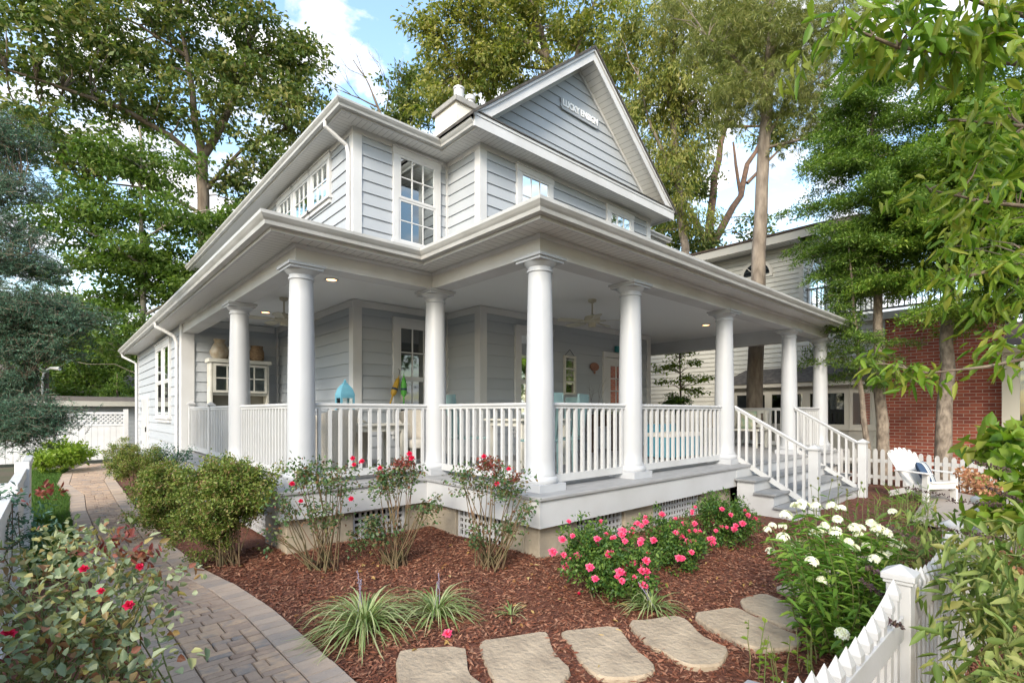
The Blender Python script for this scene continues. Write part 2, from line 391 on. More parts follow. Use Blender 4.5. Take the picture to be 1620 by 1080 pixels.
# ------------------------------------------------------------------ materials
white = mat('white_paint', (0.52,0.53,0.545), 0.42, (0.44,0.445,0.45), 1.7, 0.05, 90)
trim = mat('white_trim', (0.60,0.605,0.615), 0.5, (0.53,0.53,0.53), 1.8, 0.06, 70)
colpaint = mat('column_paint', (0.44,0.455,0.485), 0.38, (0.40,0.415,0.44), 1.2, 0.03, 40)
gutm = mat('gutter_paint', (0.52,0.52,0.51), 0.35, (0.40,0.40,0.385), 3.0, 0.04, 40, stretch=(1,1,6))
side_m = island('siding_paint', [(0.365,0.392,0.425),(0.385,0.412,0.445),(0.400,0.427,0.460)], 0.62, bump=0.12, bscale=70)
soffU = grooved('soffit_boards_u', (0.68,0.68,0.66), 0, 0.10)
soffV = grooved('soffit_boards_v', (0.68,0.68,0.66), 1, 0.10)
ceilm = mat('ceiling_paint', (0.84,0.85,0.86), 0.5, (0.81,0.82,0.83), 0.8, 0.02, 30)
shingle = mat('roof_shingles', (0.045,0.042,0.04), 0.9, (0.10,0.09,0.08), 9, 0.5, 40)
deck = mat('deck_boards', (0.26,0.265,0.27), 0.6, (0.33,0.33,0.335), 3, 0.1, 30, stretch=(1,6,1))
treadm = mat('step_tread', (0.19,0.20,0.21), 0.6, (0.27,0.275,0.28), 6, 0.1, 40)
found = mat('foundation_stone', (0.40,0.345,0.26), 0.85, (0.25,0.22,0.175), 3.1, 0.35, 22, detail=8)
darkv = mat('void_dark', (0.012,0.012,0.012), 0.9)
glas = glass('window_glass', (0.30,0.33,0.33), 0.03, 0.6)
darkroom = mat('dim_room_panel', (0.03,0.022,0.018), 0.8, (0.09,0.055,0.04), 2.2)  # dimness of the rooms behind the glass, put into a dark colour
shade = mat('window_shade', (0.42,0.42,0.38), 0.8, (0.36,0.36,0.33), 20)
screenm = mat('metal_dark', (0.03,0.03,0.03), 0.4, metal=0.5)
fanm = mat('fan_cream', (0.50,0.47,0.38), 0.45, (0.44,0.41,0.33), 6)

# ------------------------------------------------------------------ the house
house = empty('house', (3.92, 3.9, 0), 'two storey blue grey clapboard house with white columned wraparound porch and steep front gable', 'house')
def siding(mb, F, z0, z1, expo=0.214, lf=None, s0=0.0, s1=None, o=0.0, lap=0.026):
    s1 = F.L if s1 is None else s1; z = z0
    while z < z1 - 1e-4:
        zt = min(z + expo, z1)
        a, b = (s0, s1) if lf is None else lf(z); c, d = (s0, s1) if lf is None else lf(zt)
        if lf is None and b - a > 3.2 and expo > 0.2:
            q = a + random.uniform(0.25, 0.75)*(b-a); segs = [(a, q-0.0015), (q+0.0015, b)]
            for (a_, b_) in segs:
                P = [F(a_, z, o), F(b_, z, o), F(b_, z, o+lap), F(a_, z, o+lap), F(b_, zt, o+0.004), F(a_, zt, o+0.004)]
                mb.add(P, [(0, 1, 2, 3), (3, 2, 4, 5), (0, 3, 5), (1, 4, 2)])
        elif b - a > 0.02:
            if d < c: c = d = (c+d)/2
            P = [F(a, z, o), F(b, z, o), F(b, z, o+lap), F(a, z, o+lap), F(d, zt, o+0.004), F(c, zt, o+0.004)]
            mb.add(P, [(0, 1, 2, 3), (3, 2, 4, 5), (0, 3, 5), (1, 4, 2)])
        z = zt
MAINW = [  # lower walls, upper walls
    ((3.9,12.55),(3.9,8.48),(-1,0),0.72,3.55), ((3.9,8.48),(5.88,8.48),(0,-1),0.72,3.55), ((5.88,8.48),(5.88,7.41),(-1,0),0.72,3.55),
    ((5.88,7.41),(11.45,7.41),(0,-1),0.72,3.55), ((2.0,12.55),(3.9,12.55),(0,-1),0.72,3.55), ((2.0,20.2),(2.0,12.55),(-1,0),0.22,3.46),
    ((11.45,7.41),(11.45,8.48),(1,0),0.72,3.55), ((11.45,8.48),(12.1,8.48),(0,-1),0.72,3.55), ((12.1,8.48),(12.1,20),(1,0),0.5,3.55),
    ((3.9,20.5),(3.9,8.48),(-1,0),4.2,6.58), ((3.9,8.48),(5.88,8.48),(0,-1),4.2,6.58), ((5.88,8.48),(5.88,7.41),(-1,0),4.4,6.58),
    ((5.88,7.41),(11.45,7.41),(0,-1),4.6,6.58), ((11.45,7.41),(11.45,8.48),(1,0),4.4,6.58), ((11.45,8.48),(13.0,8.48),(0,-1),3.5,6.58), ((13.0,8.48),(13.0,20.5),(1,0),3.5,6.58),
    ((13.0,20.5),(3.9,20.5),(0,1),0.2,6.58)]
for A, B, n, z0, z1 in MAINW:
    mb = MB(); siding(mb, frame(A, B, n), z0, z1); mb.build('wall', side_m, house)
# gable triangle
GP = Vector((8.64, 9.40)); GL = 5.36; GR = 12.0; GZ = 6.72; GM = (GP.y-GZ)/(GP.x-GL)
mb = MB(); Fg = frame((0,7.41),(1,7.41),(0,-1))
def glf(z):
    dz = max(0, z + 0.20 - GZ)/GM; return (max(5.88, GL + dz), min(11.45, GR - dz))
siding(mb, Fg, 6.60, 9.30, lf=glf); mb.build('gable_wall', side_m, house)

# corner boards and frieze boards
mb = MB()
def cboard(x, y, sx, sy, z0, z1, wdt=0.13, t=0.036):
    """L shaped board round an outside corner; sx, sy point outwards"""
    m = MB(); m.box(min(x+sx*t, x-sx*wdt), max(x+sx*t, x-sx*wdt), min(y, y+sy*t), max(y, y+sy*t), z0, z1)
    m.box(min(x, x+sx*t), max(x, x+sx*t), min(y, y-sy*wdt), max(y, y-sy*wdt), z0, z1)
    m.build('corner_board', trim, house)
for x, y, sx, sy in ((3.9,8.48,-1,-1),(5.88,7.41,-1,-1),(11.45,7.41,1,-1)):
    cboard(x, y, sx, sy, 0.73, 3.50); cboard(x, y, sx, sy, 4.1, 6.56)
cboard(2.0, 12.55, -1, -1, 0.2, 3.45, 0.19, 0.045); cboard(2.0, 20.2, -1, 1, 0.2, 3.45); cboard(13.0, 8.48, 1, -1, 3.5, 6.56); cboard(3.9, 20.5, -1, 1, 3.5, 6.56)
def inner(x, y):
    m = MB(); m.box(x-0.05, x, y-0.05, y, 0.73, 6.55); m.build('corner_board', trim, house)
inner(5.88, 8.48); inner(3.9, 12.55)
fr = MB(); fr.sweep([(3.9,12.50),(3.9,8.48),(5.88,8.48),(5.88,7.41),(11.45,7.41),(11.45,8.4)], [(0.0,3.42),(0.042,3.42),(0.042,3.54),(0.0,3.54)]); fr.build('frieze_board', trim, house)
fr = MB(); fr.obox(frame((2.0,12.55),(3.85,12.55),(0,-1)), 0.05, 1.8, 3.40, 3.53, 0, 0.04); fr.build('frieze_board', trim, house)
fr = MB(); fr.sweep([(3.9,20.5),(3.9,8.48),(5.88,8.48),(5.88,7.41),(11.45,7.41),(11.45,8.4)], [(0.0,6.46),(0.040,6.46),(0.040,6.565),(0.0,6.565)]); fr.build('frieze_board', trim, house)

# windows
def window(F, s0, s1, z0, z1, cols=3, rows=2, double=True, cas=0.11, shadef=0.25, sill=True, parent=house, label=None, room=None, name='window'):
    m = MB(); o1 = 0.062
    m.obox(F, s0, s0+cas, z0, z1, 0, o1); m.obox(F, s1-cas, s1, z0, z1, 0, o1)
    m.obox(F, s0-0.012, s1+0.012, z1, z1+cas*1.1, 0, o1+0.008); m.obox(F, s0-0.02, s1+0.02, z1+cas*1.1, z1+cas*1.1+0.025, 0, o1+0.03)
    if not sill: m.obox(F, s0, s1, z0-cas, z0, 0, o1)
    w_ = m.build(name, trim, parent, bevel=0.003)
    if sill:
        q = MB(); q.obox(F, s0-0.03, s1+0.03, z0-0.05, z0, 0, o1+0.035); q.obox(F, s0, s1, z0-0.13, z0-0.05, 0, o1-0.004); q.build('sill', trim, w_)
    a, b = s0+cas, s1-cas
    r = MB(); r.obox(F, a, b, z0, z1, 0.018, 0.027); r.build('room', room or darkroom, w_)  # thin opaque panel in place of the dim room
    if shadef:
        q = MB(); q.obox(F, a+0.03, b-0.03, z1-(z1-z0)*shadef, z1, 0.0285, 0.031); q.build('window_shade', shade, w_)
    st = 0.045
    hs = [(z0, (z0+z1)/2, 0.050), ((z0+z1)/2, z1, 0.060)] if double else [(z0, z1, 0.056)]
    for (u0, u1, oo) in hs:
        q = MB(); q.obox(F, a, a+st, u0, u1, 0.030, oo); q.obox(F, b-st, b, u0, u1, 0.030, oo); q.obox(F, a+st, b-st, u0, u0+st, 0.030, oo); q.obox(F, a+st, b-st, u1-st, u1, 0.030, oo)
        q.build('sash', trim, w_)
        q = MB()
        for i in range(1, cols):
            x = a+st+(b-a-2*st)*i/cols; q.obox(F, x-0.010, x+0.010, u0+st, u1-st, 0.035, oo-0.003)
        for i in range(1, rows):
            z = u0+st+(u1-u0-2*st)*i/rows; q.obox(F, a+st, b-st, z-0.010, z+0.010, 0.035, oo-0.0036)
        if cols > 1 or rows > 1: q.build('glazing_bar', trim, w_)
        q = MB(); q.obox(F, a+st-0.005, b-st+0.005, u0+st-0.005, u1-st+0.005, 0.0335, 0.0385); q.build('pane', glas, w_)
    return w_
F2 = frame((3.9,8.48),(5.88,8.48),(0,-1)); F4 = frame((5.88,7.41),(11.45,7.41),(0,-1)); FS = frame((3.9,20.5),(3.9,8.48),(-1,0))
window(F2, 0.74, 1.78, 4.75, 6.36, shadef=0.12)
window(F2, 0.74, 1.80, 1.20, 3.18, shadef=0.22)
window(F4, 0.88, 1.92, 5.45, 6.34, rows=2, double=False, shadef=0.0)
window(F4, 3.76, 4.83, 5.45, 6.34, rows=2, double=False, shadef=0.0)
window(F4, 0.84, 1.90, 1.20, 3.14, shadef=0.2)
for k in range(3):
    a = 20.5 - 9.44 - 3.0 + k*1.0
    window(FS, a, a+1.02, 5.66, 6.36, cols=3, rows=2, double=False, shadef=0.0, cas=0.10)
F6 = frame((2.0,20.2),(2.0,12.55),(-1,0))
window(F6, 4.1, 5.2, 1.45, 3.16, cols=1, rows=1, shadef=0.3); window(F6, 5.2, 6.25, 1.45, 3.16, cols=1, rows=1, shadef=0.3)
m = MB(); m.obox(F6, 1.1, 2.5, 0.25, 2.05, 0, 0.05); dr = m.build('side_door', trim, house, bevel=0.004)
m = MB(); m.obox(F6, 1.2, 2.4, 0.33, 1.95, 0.05, 0.062); m.build('panel', white, dr)
m = MB(); m.obox(F6, 2.28, 2.33, 1.0, 1.14, 0.062, 0.09); m.build('handle', screenm, dr)
for z in (0.6, 1.6):
    m = MB(); m.obox(F6, 1.17, 1.22, z, z+0.1, 0.062, 0.072); m.build('hinge', screenm, dr)
# front door of the porch, glazed, with lamplight behind
lampglow = emis('lamp_lit', (1.0, 0.36, 0.12), 0.1)
doorroom = mat('warm_room', (0.07,0.03,0.02), 0.8, (0.03,0.02,0.015), 3)
m = MB(); a, b = 3.62, 4.85
m.obox(F4, a, a+0.12, 0.72, 2.86, 0, 0.06); m.obox(F4, b-0.12, b, 0.72, 2.86, 0, 0.06); m.obox(F4, a-0.01, b+0.01, 2.86, 2.98, 0, 0.068); dd = m.build('front_door', trim, house, bevel=0.003)
m = MB(); m.obox(F4, a+0.12, a+0.27, 0.74, 2.85, 0.03, 0.05); m.obox(F4, b-0.27, b-0.12, 0.74, 2.85, 0.03, 0.05); m.obox(F4, a+0.27, b-0.27, 2.66, 2.85, 0.03, 0.05); m.obox(F4, a+0.27, b-0.27, 0.74, 1.18, 0.03, 0.05); m.build('door_leaf', trim, dd)
m = MB(); m.obox(F4, a+0.26, b-0.26, 1.17, 2.67, 0.022, 0.029); m.build('room', doorroom, dd)
m = MB()
for i in (1, 2): x = a+0.27+(b-a-0.54)*i/3; m.obox(F4, x-0.011, x+0.011, 1.18, 2.66, 0.032, 0.046)
for i in range(1, 5): z = 1.18+1.48*i/5; m.obox(F4, a+0.27, b-0.27, z-0.011, z+0.011, 0.032, 0.0452)
m.build('glazing_bar', trim, dd)
m = MB(); m.obox(F4, a+0.26, b-0.26, 1.17, 2.67, 0.0335, 0.0365); m.build('pane', glas, dd)
m = MB(); m.lathe([(0.07,1.93),(0.12,1.93),(0.075,2.12),(0.0,2.12)], 5.88+a+0.66, 7.41-0.0305, 12); m.v = [(v[0], 7.41-0.0312+(v[1]-7.3795)*0.006, v[2]) for v in m.v]; m.build('lit_lamp', lampglow, dd)

# columns
COLS = {'A':(3.92,3.9),'B':(5.6,3.9),'C':(8.26,3.9),'D':(11.11,3.9),'E':(13.0,3.9),'F':(3.92,5.95),'G':(2.10,5.95),'H':(2.12,8.67)}
cx, cy = COLS['A']; m = MB(); prof = []
zb, zt = 0.72+0.17, 3.23-0.17
for i in range(15):
    t = i/14; r = 0.152 - 0.024*max(0, (t-0.25)/0.75)**1.6; prof.append((r, zb+(zt-zb)*t))
prof = [(0.165,zb-0.005),(0.165,zb+0.012),(0.156,zb+0.03)] + prof[1:] + [(0.129,zt+0.004),(0.142,zt+0.01),(0.142,zt+0.028),(0.130,zt+0.034)]
m.lathe(prof, cx, cy, 48); colA = m.build('column', colpaint, house, loc=(cx,cy,0.72), smooth=True)
m = MB(); m.lathe([(0.130,zt+0.03),(0.132,zt+0.06),(0.150,zt+0.075),(0.172,zt+0.10),(0.180,zt+0.112),(0.17,zt+0.114)], cx, cy, 40)
m.box(cx-0.185,cx+0.185,cy-0.185,cy+0.185,zt+0.112,zt+0.14); m.box(cx-0.205,cx+0.205,cy-0.205,cy+0.205,zt+0.14,3.2295); cap = m.build('capital', colpaint, colA, smooth=True)
m = MB(); m.box(cx-0.20,cx+0.20,cy-0.20,cy+0.20,0.72,0.80); m.lathe([(0.19,0.80),(0.200,0.815),(0.200,0.845),(0.185,0.865),(0.170,0.875),(0.170,0.89)], cx, cy, 40); pl = m.build('plinth', colpaint, colA, smooth=True)
for k in 'BCDEFGH':
    x, y = COLS[k]; c = copy_to(colA, (x-cx, y-cy, 0), house)
    for ch in (cap, pl): q = ch.copy(); scene.collection.objects.link(q); q.parent = c; WPOS[q.name] = W(c)

# beam, ceiling, soffit, gutters
PATH = [(2.12,12.55),(2.12,5.95),(3.92,5.95),(3.92,3.9),(13.0,3.9),(13.0,12.0)]
m = MB(); m.sweep(PATH, [(-0.13,3.23),(0.13,3.23),(0.13,3.46),(-0.13,3.56)]); m.build('porch_beam', trim, house)
m = MB(); m.sweep(PATH, [(0.13,3.395),(0.155,3.41),(0.165,3.436),(0.13,3.436)]); m.build('beam_moulding', trim, house)
poly = [(2.0,12.55),(2.0,6.08),(4.04,6.08),(4.04,4.02),(12.9,4.02),(12.9,8.48),(11.45,8.48),(11.45,7.41),(5.88,7.41),(5.88,8.48),(3.9,8.48),(3.9,12.55)]
m = MB(); m.prism(poly, 3.55, 3.58); m.build('porch_ceiling', ceilm, house)
EAVE = [(2.12,20.6),(2.12,5.95),(3.92,5.95),(3.92,3.9),(13.0,3.9),(13.0,12.5)]
def soffit(path, o0, o1, z, nm='soffit'):
    m = MB(); m.sweep(path, [(o0,z),(o1,z),(o1,z+0.012),(o0,z+0.012)])
    me = bpy.data.meshes.new(nm); me.from_pydata(m.v, [], m.f); me.materials.append(soffU); me.materials.append(soffV)
    for i, p in enumerate(me.polygons):
        sgm = min(i//4, len(path)-2); dxx = abs(path[sgm+1][0]-path[sgm][0]); p.material_index = 0 if dxx > 0.01 else 1
    me.update(); return link(nm, me, None, house)
soffit(EAVE, 0.05, 0.505, 3.44)
fas = MB(); fas.sweep(EAVE, [(0.47,3.40),(0.50,3.40),(0.50,3.57),(0.47,3.57)]); fas.build('fascia', trim, house)
def gutter(path, o, z, cap=True):
    m = MB(); m.sweep(path, [(o,z),(o+0.075,z),(o+0.085,z+0.035),(o+0.105,z+0.055),(o+0.128,z+0.085),(o+0.130,z+0.118),(o+0.116,z+0.118),(o+0.116,z+0.100),(o+0.006,z+0.098)])
    return m.build('gutter', gutm, house)
gutter(EAVE, 0.502, 3.435)
# porch roof: one low pitch, mitred round the corners
m = MB(); m.sweep(EAVE, [(0.56,3.545),(0.56,3.565),(-3.6,4.94),(-3.6,4.90)]); m.build('porch_roof', shingle, house)
# upper soffit, gutters
UP = [(3.9,20.9),(3.9,8.48),(5.88,8.48),(5.88,7.41),(11.45,7.41),(11.45,8.48),(13.0,8.48),(13.0,20.9)]
soffit(UP, 0.0, 0.405, 6.565)
U1 = [(3.9,20.9),(3.9,8.48),(5.88,8.48),(5.88,7.0)]; U2 = [(11.45,7.0),(11.45,8.48),(13.0,8.48),(13.0,20.9)]
for u in (U1, U2):
    fas = MB(); fas.sweep(u, [(0.37,6.53),(0.40,6.53),(0.40,6.69),(0.37,6.69)]); fas.build('fascia', trim, house)
    gutter(u, 0.402, 6.56)
m = MB(); m.box(5.40, 11.93, 6.965, 7.0, 6.535, 6.775); m.box(5.44, 11.89, 6.95, 6.965, 6.72, 6.775); m.build('gable_fascia', trim, house, bevel=0.004)
m = MB(); m.add([(5.42,6.93,6.777),(11.91,6.93,6.777),(11.91,6.93,6.80),(5.42,6.93,6.80),(5.75,7.39,6.97),(11.58,7.39,6.97),(5.75,7.39,6.93),(11.58,7.39,6.93)],
      [(0,1,2,3),(3,2,5,4),(0,6,7,1),(0,3,4,6),(1,7,5,2)]); m.build('pent_roof', shingle, house)
def prismV(mb, poly, v0, v1):
    n = len(poly); b = len(mb.v); mb.v += [(p[0], v0, p[1]) for p in poly] + [(p[0], v1, p[1]) for p in poly]
    mb.f.append(tuple(b+i for i in range(n))); mb.f.append(tuple(b+n+i for i in range(n))[::-1])
    for i in range(n): j = (i+1) % n; mb.f.append((b+i, b+n+i, b+n+j, b+j))
def gz(u): return GP.y - abs(u-GP.x)*GM
for sgn in (-1, 1):
    e = GP.x + sgn*(GP.x-GL); c = GP.x; e2 = GP.x + sgn*(GP.x-5.70)
    m = MB(); prismV(m, [(e, gz(e)), (c, GP.y), (c, GP.y-0.24), (e2, gz(e2)-0.24)], 6.955, 6.99); m.build('rake_board', trim, house, bevel=0.003)
    m = MB(); prismV(m, [(e, gz(e)), (c, GP.y), (c, GP.y-0.055), (e2, gz(e2)-0.055)], 6.925, 6.955); m.build('rake_board', trim, house)
    m = MB(); prismV(m, [(e2, gz(e2)-0.19), (c, GP.y-0.19), (c, GP.y-0.205), (e2, gz(e2)-0.205)], 6.99, 7.41); m.build('rake_soffit', soffV if False else soffU, house)
    m = MB(); prismV(m, [(e2, gz(e2)-0.206), (c, GP.y-0.206), (c, GP.y-0.29), (e2+0.1*-sgn, gz(e2+0.1*-sgn)-0.29)], 7.355, 7.39); m.build('rake_moulding', trim, house)
    e3 = GP.x + sgn*(GP.x-GL+0.05)
    m = MB(); prismV(m, [(e3, gz(e3)+0.005), (c, GP.y+0.005), (c, GP.y+0.065), (e3, gz(e3)+0.06)], 6.90, 15.5); m.build('gable_roof', shingle, house)
m = MB(); x0, x1, y0, y1, ze = 3.44, 13.46, 8.02, 21.36, 6.68; h = (x1-x0)/2; zr = ze + h*0.5
m.add([(x0,y0,ze),(x1,y0,ze),(x1,y1,ze),(x0,y1,ze),((x0+x1)/2,y0+h,zr),((x0+x1)/2,y1-h,zr)], [(0,1,4),(1,2,5,4),(2,3,5),(3,0,4,5),(0,3,2,1)]); rf = m.build('main_roof', shingle, house)
# chimney
m = MB(); m.box(6.76, 7.60, 9.4, 10.25, 6.9, 8.62); ch = m.build('chimney', mat('chimney_stucco', (0.78,0.74,0.66), 0.85, (0.70,0.66,0.58), 4, 0.15, 40), house)
capm = mat('chimney_cap', (0.25,0.245,0.23), 0.7, (0.33,0.32,0.30), 6, 0.2, 30)
m = MB(); m.box(6.70, 7.66, 9.34, 10.31, 8.62, 8.72); m.box(6.74,7.62,9.38,10.27,8.72,8.77); m.build('chimney_cap', capm, ch)
fl = mat('flue_metal', (0.62,0.60,0.57), 0.4, metal=0.4)
m = MB(); m.lathe([(0.12,8.77),(0.12,9.05),(0.135,9.05),(0.135,9.09),(0.10,9.09)], 6.98, 9.6, 20); m.build('flue_pipe', fl, ch, smooth=True)
m = MB(); m.lathe([(0.13,8.77),(0.13,8.85),(0.10,8.86),(0.10,9.0),(0.125,9.02),(0.125,9.12),(0.09,9.13)], 7.40, 9.72, 20); m.build('flue_pipe', fl, ch, smooth=True)

# down pipes
def pipe(pts):
    m = MB(); m.tube(pts, 0.038, n=8); m.build('downpipe', trim, house, smooth=True)
pipe([(3.44,8.62,6.57),(3.44,8.62,6.47),(3.62,8.60,6.36),(3.80,8.57,6.25),(3.83,8.56,6.1),(3.83,8.56,4.35),(3.78,8.56,4.28)])
pipe([(1.56,12.9,3.44),(1.56,12.9,3.36),(1.70,12.85,3.28),(1.87,12.82,3.18),(1.92,12.81,3.05),(1.92,12.81,0.1),(1.85,12.81,0.04)])
pipe([(1.58,20.4,3.44),(1.60,20.4,3.34),(1.78,20.25,3.22),(1.92,20.1,3.12),(1.93,20.1,0.1)])

# porch floor, skirt, foundation
poly = [(1.72,12.5),(1.72,5.55),(3.52,5.55),(3.52,3.5),(13.4,3.5),(13.4,8.48),(11.45,8.48),(11.45,7.41),(5.88,7.41),(5.88,8.48),(3.9,8.48),(3.9,12.5)]
m = MB(); m.prism(poly, 0.682, 0.72); m.build('porch_floor', deck, house, bevel=0.008)
m = MB(); m.sweep([(2.12,12.5),(2.12,5.95),(3.92,5.95),(3.92,3.9),(13.0,3.9),(13.0,8.4)], [(0.35,0.41),(0.374,0.41),(0.374,0.682),(0.35,0.682)]); m.build('porch_skirt', white, house)
def pier(x0,x1,y0,y1):
    m = MB(); m.box(x0,x1,y0,y1,-0.2,0.409); m.build('foundation_pier', found, house, bevel=0.01)
t = 0.22
pier(1.84,2.6,5.67,5.67+t); pier(1.84,1.84+t,5.895,6.4); pier(3.3,3.63+t,5.68,5.68+t); pier(3.63,3.63+t,5.06,5.675); pier(3.64,4.23,3.63,3.63+t); pier(3.64,3.64+t,3.855,4.23)
pier(5.10,5.72,3.63,3.63+t); pier(6.96,7.9,3.63,3.63+t); pier(11.4,13.2,3.63,3.63+t); pier(1.84,1.84+t,8.4,9.0); pier(1.84,1.84+t,11.6,12.5); pier(13.0,13.22,3.86,8.4)
pier(2.02,2.2,12.6,20.2)
m = MB(); m.box(2.2,12.6,6.2,8.0,-0.1,0.40); m.build('crawl_dark_block', darkv, house)  # near-black block stands in for the unlit space under the porch
def lattice(F, s0, s1, z0=0.05, z1=0.405):
    m = MB(); m.obox(F, s0, s1, z0, z0+0.03, -0.02, 0.012); m.obox(F, s0, s1, z1-0.04, z1, -0.02, 0.012)
    m.obox(F, s0, s0+0.035, z0+0.03, z1-0.04, -0.02, 0.012); m.obox(F, s1-0.035, s1, z0+0.03, z1-0.04, -0.02, 0.012)
    n = int((s1-s0-0.07)/0.068); p = (s1-s0-0.07)/n
    for i in range(1, n): x = s0+0.035+p*i; m.obox(F, x-0.016, x+0.016, z0+0.03, z1-0.04, -0.006, 0.003)
    k = int((z1-z0-0.07)/0.068); q = (z1-z0-0.07)/k
    for i in range(1, k): z = z0+0.03+q*i; m.obox(F, s0+0.035, s1-0.035, z-0.016, z+0.016, -0.003, 0.006)
    m.build('lattice_panel', white, house)
Fa = frame((0,5.72),(1,5.72),(0,-1)); Fb = frame((3.68,0),(3.68,1),(-1,0)); Fc = frame((0,3.69),(1,3.69),(0,-1)); Fd = frame((1.90,0),(1.90,1),(-1,0))
lattice(Fa, 2.6, 3.3); lattice(Fb, 4.23, 5.06); lattice(Fc, 4.23, 5.10); lattice(Fc, 5.72, 6.96); lattice(Fd, 6.4, 8.4); lattice(Fd, 9.0, 11.6)

# railings
BAL = [0]; farb = MB()
bproto = None
def railing(P0, P1, z0=0.72, gap=(0.14, 0.14), n=None, keep=None, slope=None, topw=0.07):
    """top rail mesh with bottom rail and balusters as its children"""
    global bproto
    P0 = Vector(P0); P1 = Vector(P1); d = (P1-P0); L = d.length; d /= L
    a = P0 + d*gap[0]; b = P1 - d*gap[1]; F = frame(a, b, (d.y, -d.x)); L = (b-a).length
    H = 0.95; dz = 0 if slope is None else slope
    def zz(s): return z0 + dz*(s/L)
    m = MB(); P = []
    for s in (0, L):
        for o, z in ((-topw/2,H-0.03),(topw/2,H-0.03),(topw/2,H-0.012),(topw/2-0.014,H),(-topw/2+0.014,H),(-topw/2,H-0.012)): P.append(F(s, zz(s)+z, o))
    m.add(P, [(0,1,2,3,4,5)[::-1],(6,7,8,9,10,11)] + [(i,(i+1)%6,(i+1)%6+6,i+6) for i in range(6)])
    P = []
    for s in (0, L):
        for o, z in ((-0.02,H-0.065),(0.02,H-0.065),(0.02,H-0.031),(-0.02,H-0.031)): P.append(F(s, zz(s)+z, o))
    m.add(P, [(0,3,2,1),(4,5,6,7),(0,1,5,4),(1,2,6,5),(2,3,7,6),(3,0,4,7)])
    rl = m.build('railing', white, house, loc=(a.x, a.y, z0))
    m = MB(); P = []
    for s in (0, L):
        for o, z in ((-0.024,0.06),(0.024,0.06),(0.024,0.145),(-0.024,0.145)): P.append(F(s, zz(s)+z, o))
    m.add(P, [(0,3,2,1),(4,5,6,7),(0,1,5,4),(1,2,6,5),(2,3,7,6),(3,0,4,7)]); m.build('bottom_rail', white, rl)
    n = n or int(round(L/0.127))
    for i in range(n):
        s = L*(i+0.5)/n; p = F(s, zz(s)+0.14, 0)
        if keep is not None and i >= keep or BAL[0] >= 100:
            farb.box(p.x-0.017,p.x+0.017,p.y-0.017,p.y+0.017,p.z,p.z+H-0.20); continue
        BAL[0] += 1
        if bproto is None:
            q = MB(); q.box(p.x-0.018,p.x+0.018,p.y-0.018,p.y+0.018,p.z,p.z+H-0.20); bproto = q.build('baluster', white, rl, loc=tuple(p)); bproto.name = 'baluster'
        else:
            c = bproto.copy(); scene.collection.objects.link(c); c.parent = rl; c.location = p - W(rl); WPOS[c.name] = p
    return rl
C = COLS
railing((C['G'][0],5.95), (C['F'][0],5.95), n=12); railing((3.92,5.95), (3.92,3.9), n=13); railing((3.92,3.9), (5.6,3.9), n=11); railing((5.6,3.9), (8.26,3.9), n=17)
railing((8.36,3.86), (8.40,2.62), gap=(0.10,0.06), slope=-0.64, n=9); railing((11.02,3.86), (10.98,2.62), gap=(0.10,0.06), slope=-0.64, n=9)
railing((11.11,3.9), (13.0,3.9), n=13); railing((2.12,8.67), (2.12,5.95), n=20, keep=0 or 16)
railing((2.12,10.6),(2.12,8.67), gap=(0.05,0.14), keep=0); railing((2.12,12.5),(2.12,10.6), gap=(0.02,0.05), keep=0); railing((13.0,3.9),(13.0,8.4), gap=(0.14,0.05), keep=0)
o = farb.build('balusters', white, house); o['kind'] = 'stuff'
def newel(x, y, z0, z1, w=0.065):
    m = MB(); m.box(x-w,x+w,y-w,y+w,z0,z1-0.06); m.box(x-w-0.022,x+w+0.022,y-w-0.022,y+w+0.022,z1-0.06,z1-0.03)
    b = len(m.v); q = w+0.01; m.add([(x-q,y-q,z1-0.03),(x+q,y-q,z1-0.03),(x+q,y+q,z1-0.03),(x-q,y+q,z1-0.03),(x,y,z1+0.02)], [(0,1,4),(1,2,4),(2,3,4),(3,0,4)])
    m.build('newel_post', white, house, loc=(x,y,z0), bevel=0.004)
newel(8.41, 2.60, 0.0, 1.06); newel(10.98, 2.60, 0.0, 1.06); newel(2.12, 10.62, 0.72, 1.74, 0.045); newel(2.12, 12.42, 0.72, 1.78, 0.05)

# steps
st = MB(); sts = st; st.box(7.84,7.88,2.68,3.5,-0.05,0.14); st.box(7.84,7.88,2.96,3.5,0.14,0.32); st.box(7.84,7.88,3.24,3.5,0.32,0.505)
st2 = MB(); st2.box(11.47,11.51,2.68,3.5,-0.05,0.14); st2.box(11.47,11.51,2.96,3.5,0.14,0.32); st2.box(11.47,11.51,3.24,3.5,0.32,0.505)
stairs = st.build('stairs', white, house, loc=(7.84,3.5,0)); st2.build('stringer', white, stairs)
for k in range(4):
    y = 2.66 + 0.28*k; z = 0.18*k
    m = MB(); m.box(7.88,11.47,y+0.02,y+0.04,z-(0.05 if k == 0 else 0),z+0.145 if k < 3 else 0.68); m.build('riser', white, stairs)
    if k < 3: m = MB(); m.box(7.79,11.56,y-0.02,y+0.30,z+0.145,z+0.18); m.build('tread', treadm, stairs, bevel=0.008)
# ceiling lights
lit = emis('lamp_lens', (1.0,0.50,0.20), 2.6)
for (x, y) in ((3.07,7.45),(3.10,10.76),(11.0,5.62)):
    m = MB(); m.lathe([(0.095,3.549),(0.11,3.545),(0.075,3.538),(0.07,3.549)], x, y, 24); r_ = m.build('ceiling_light', trim, house, loc=(x,y,3.54), smooth=True)
    m = MB(); m.lathe([(0.0,3.5415),(0.072,3.5415),(0.072,3.545)], x, y, 24); m.build('lamp_lens', lit, r_)
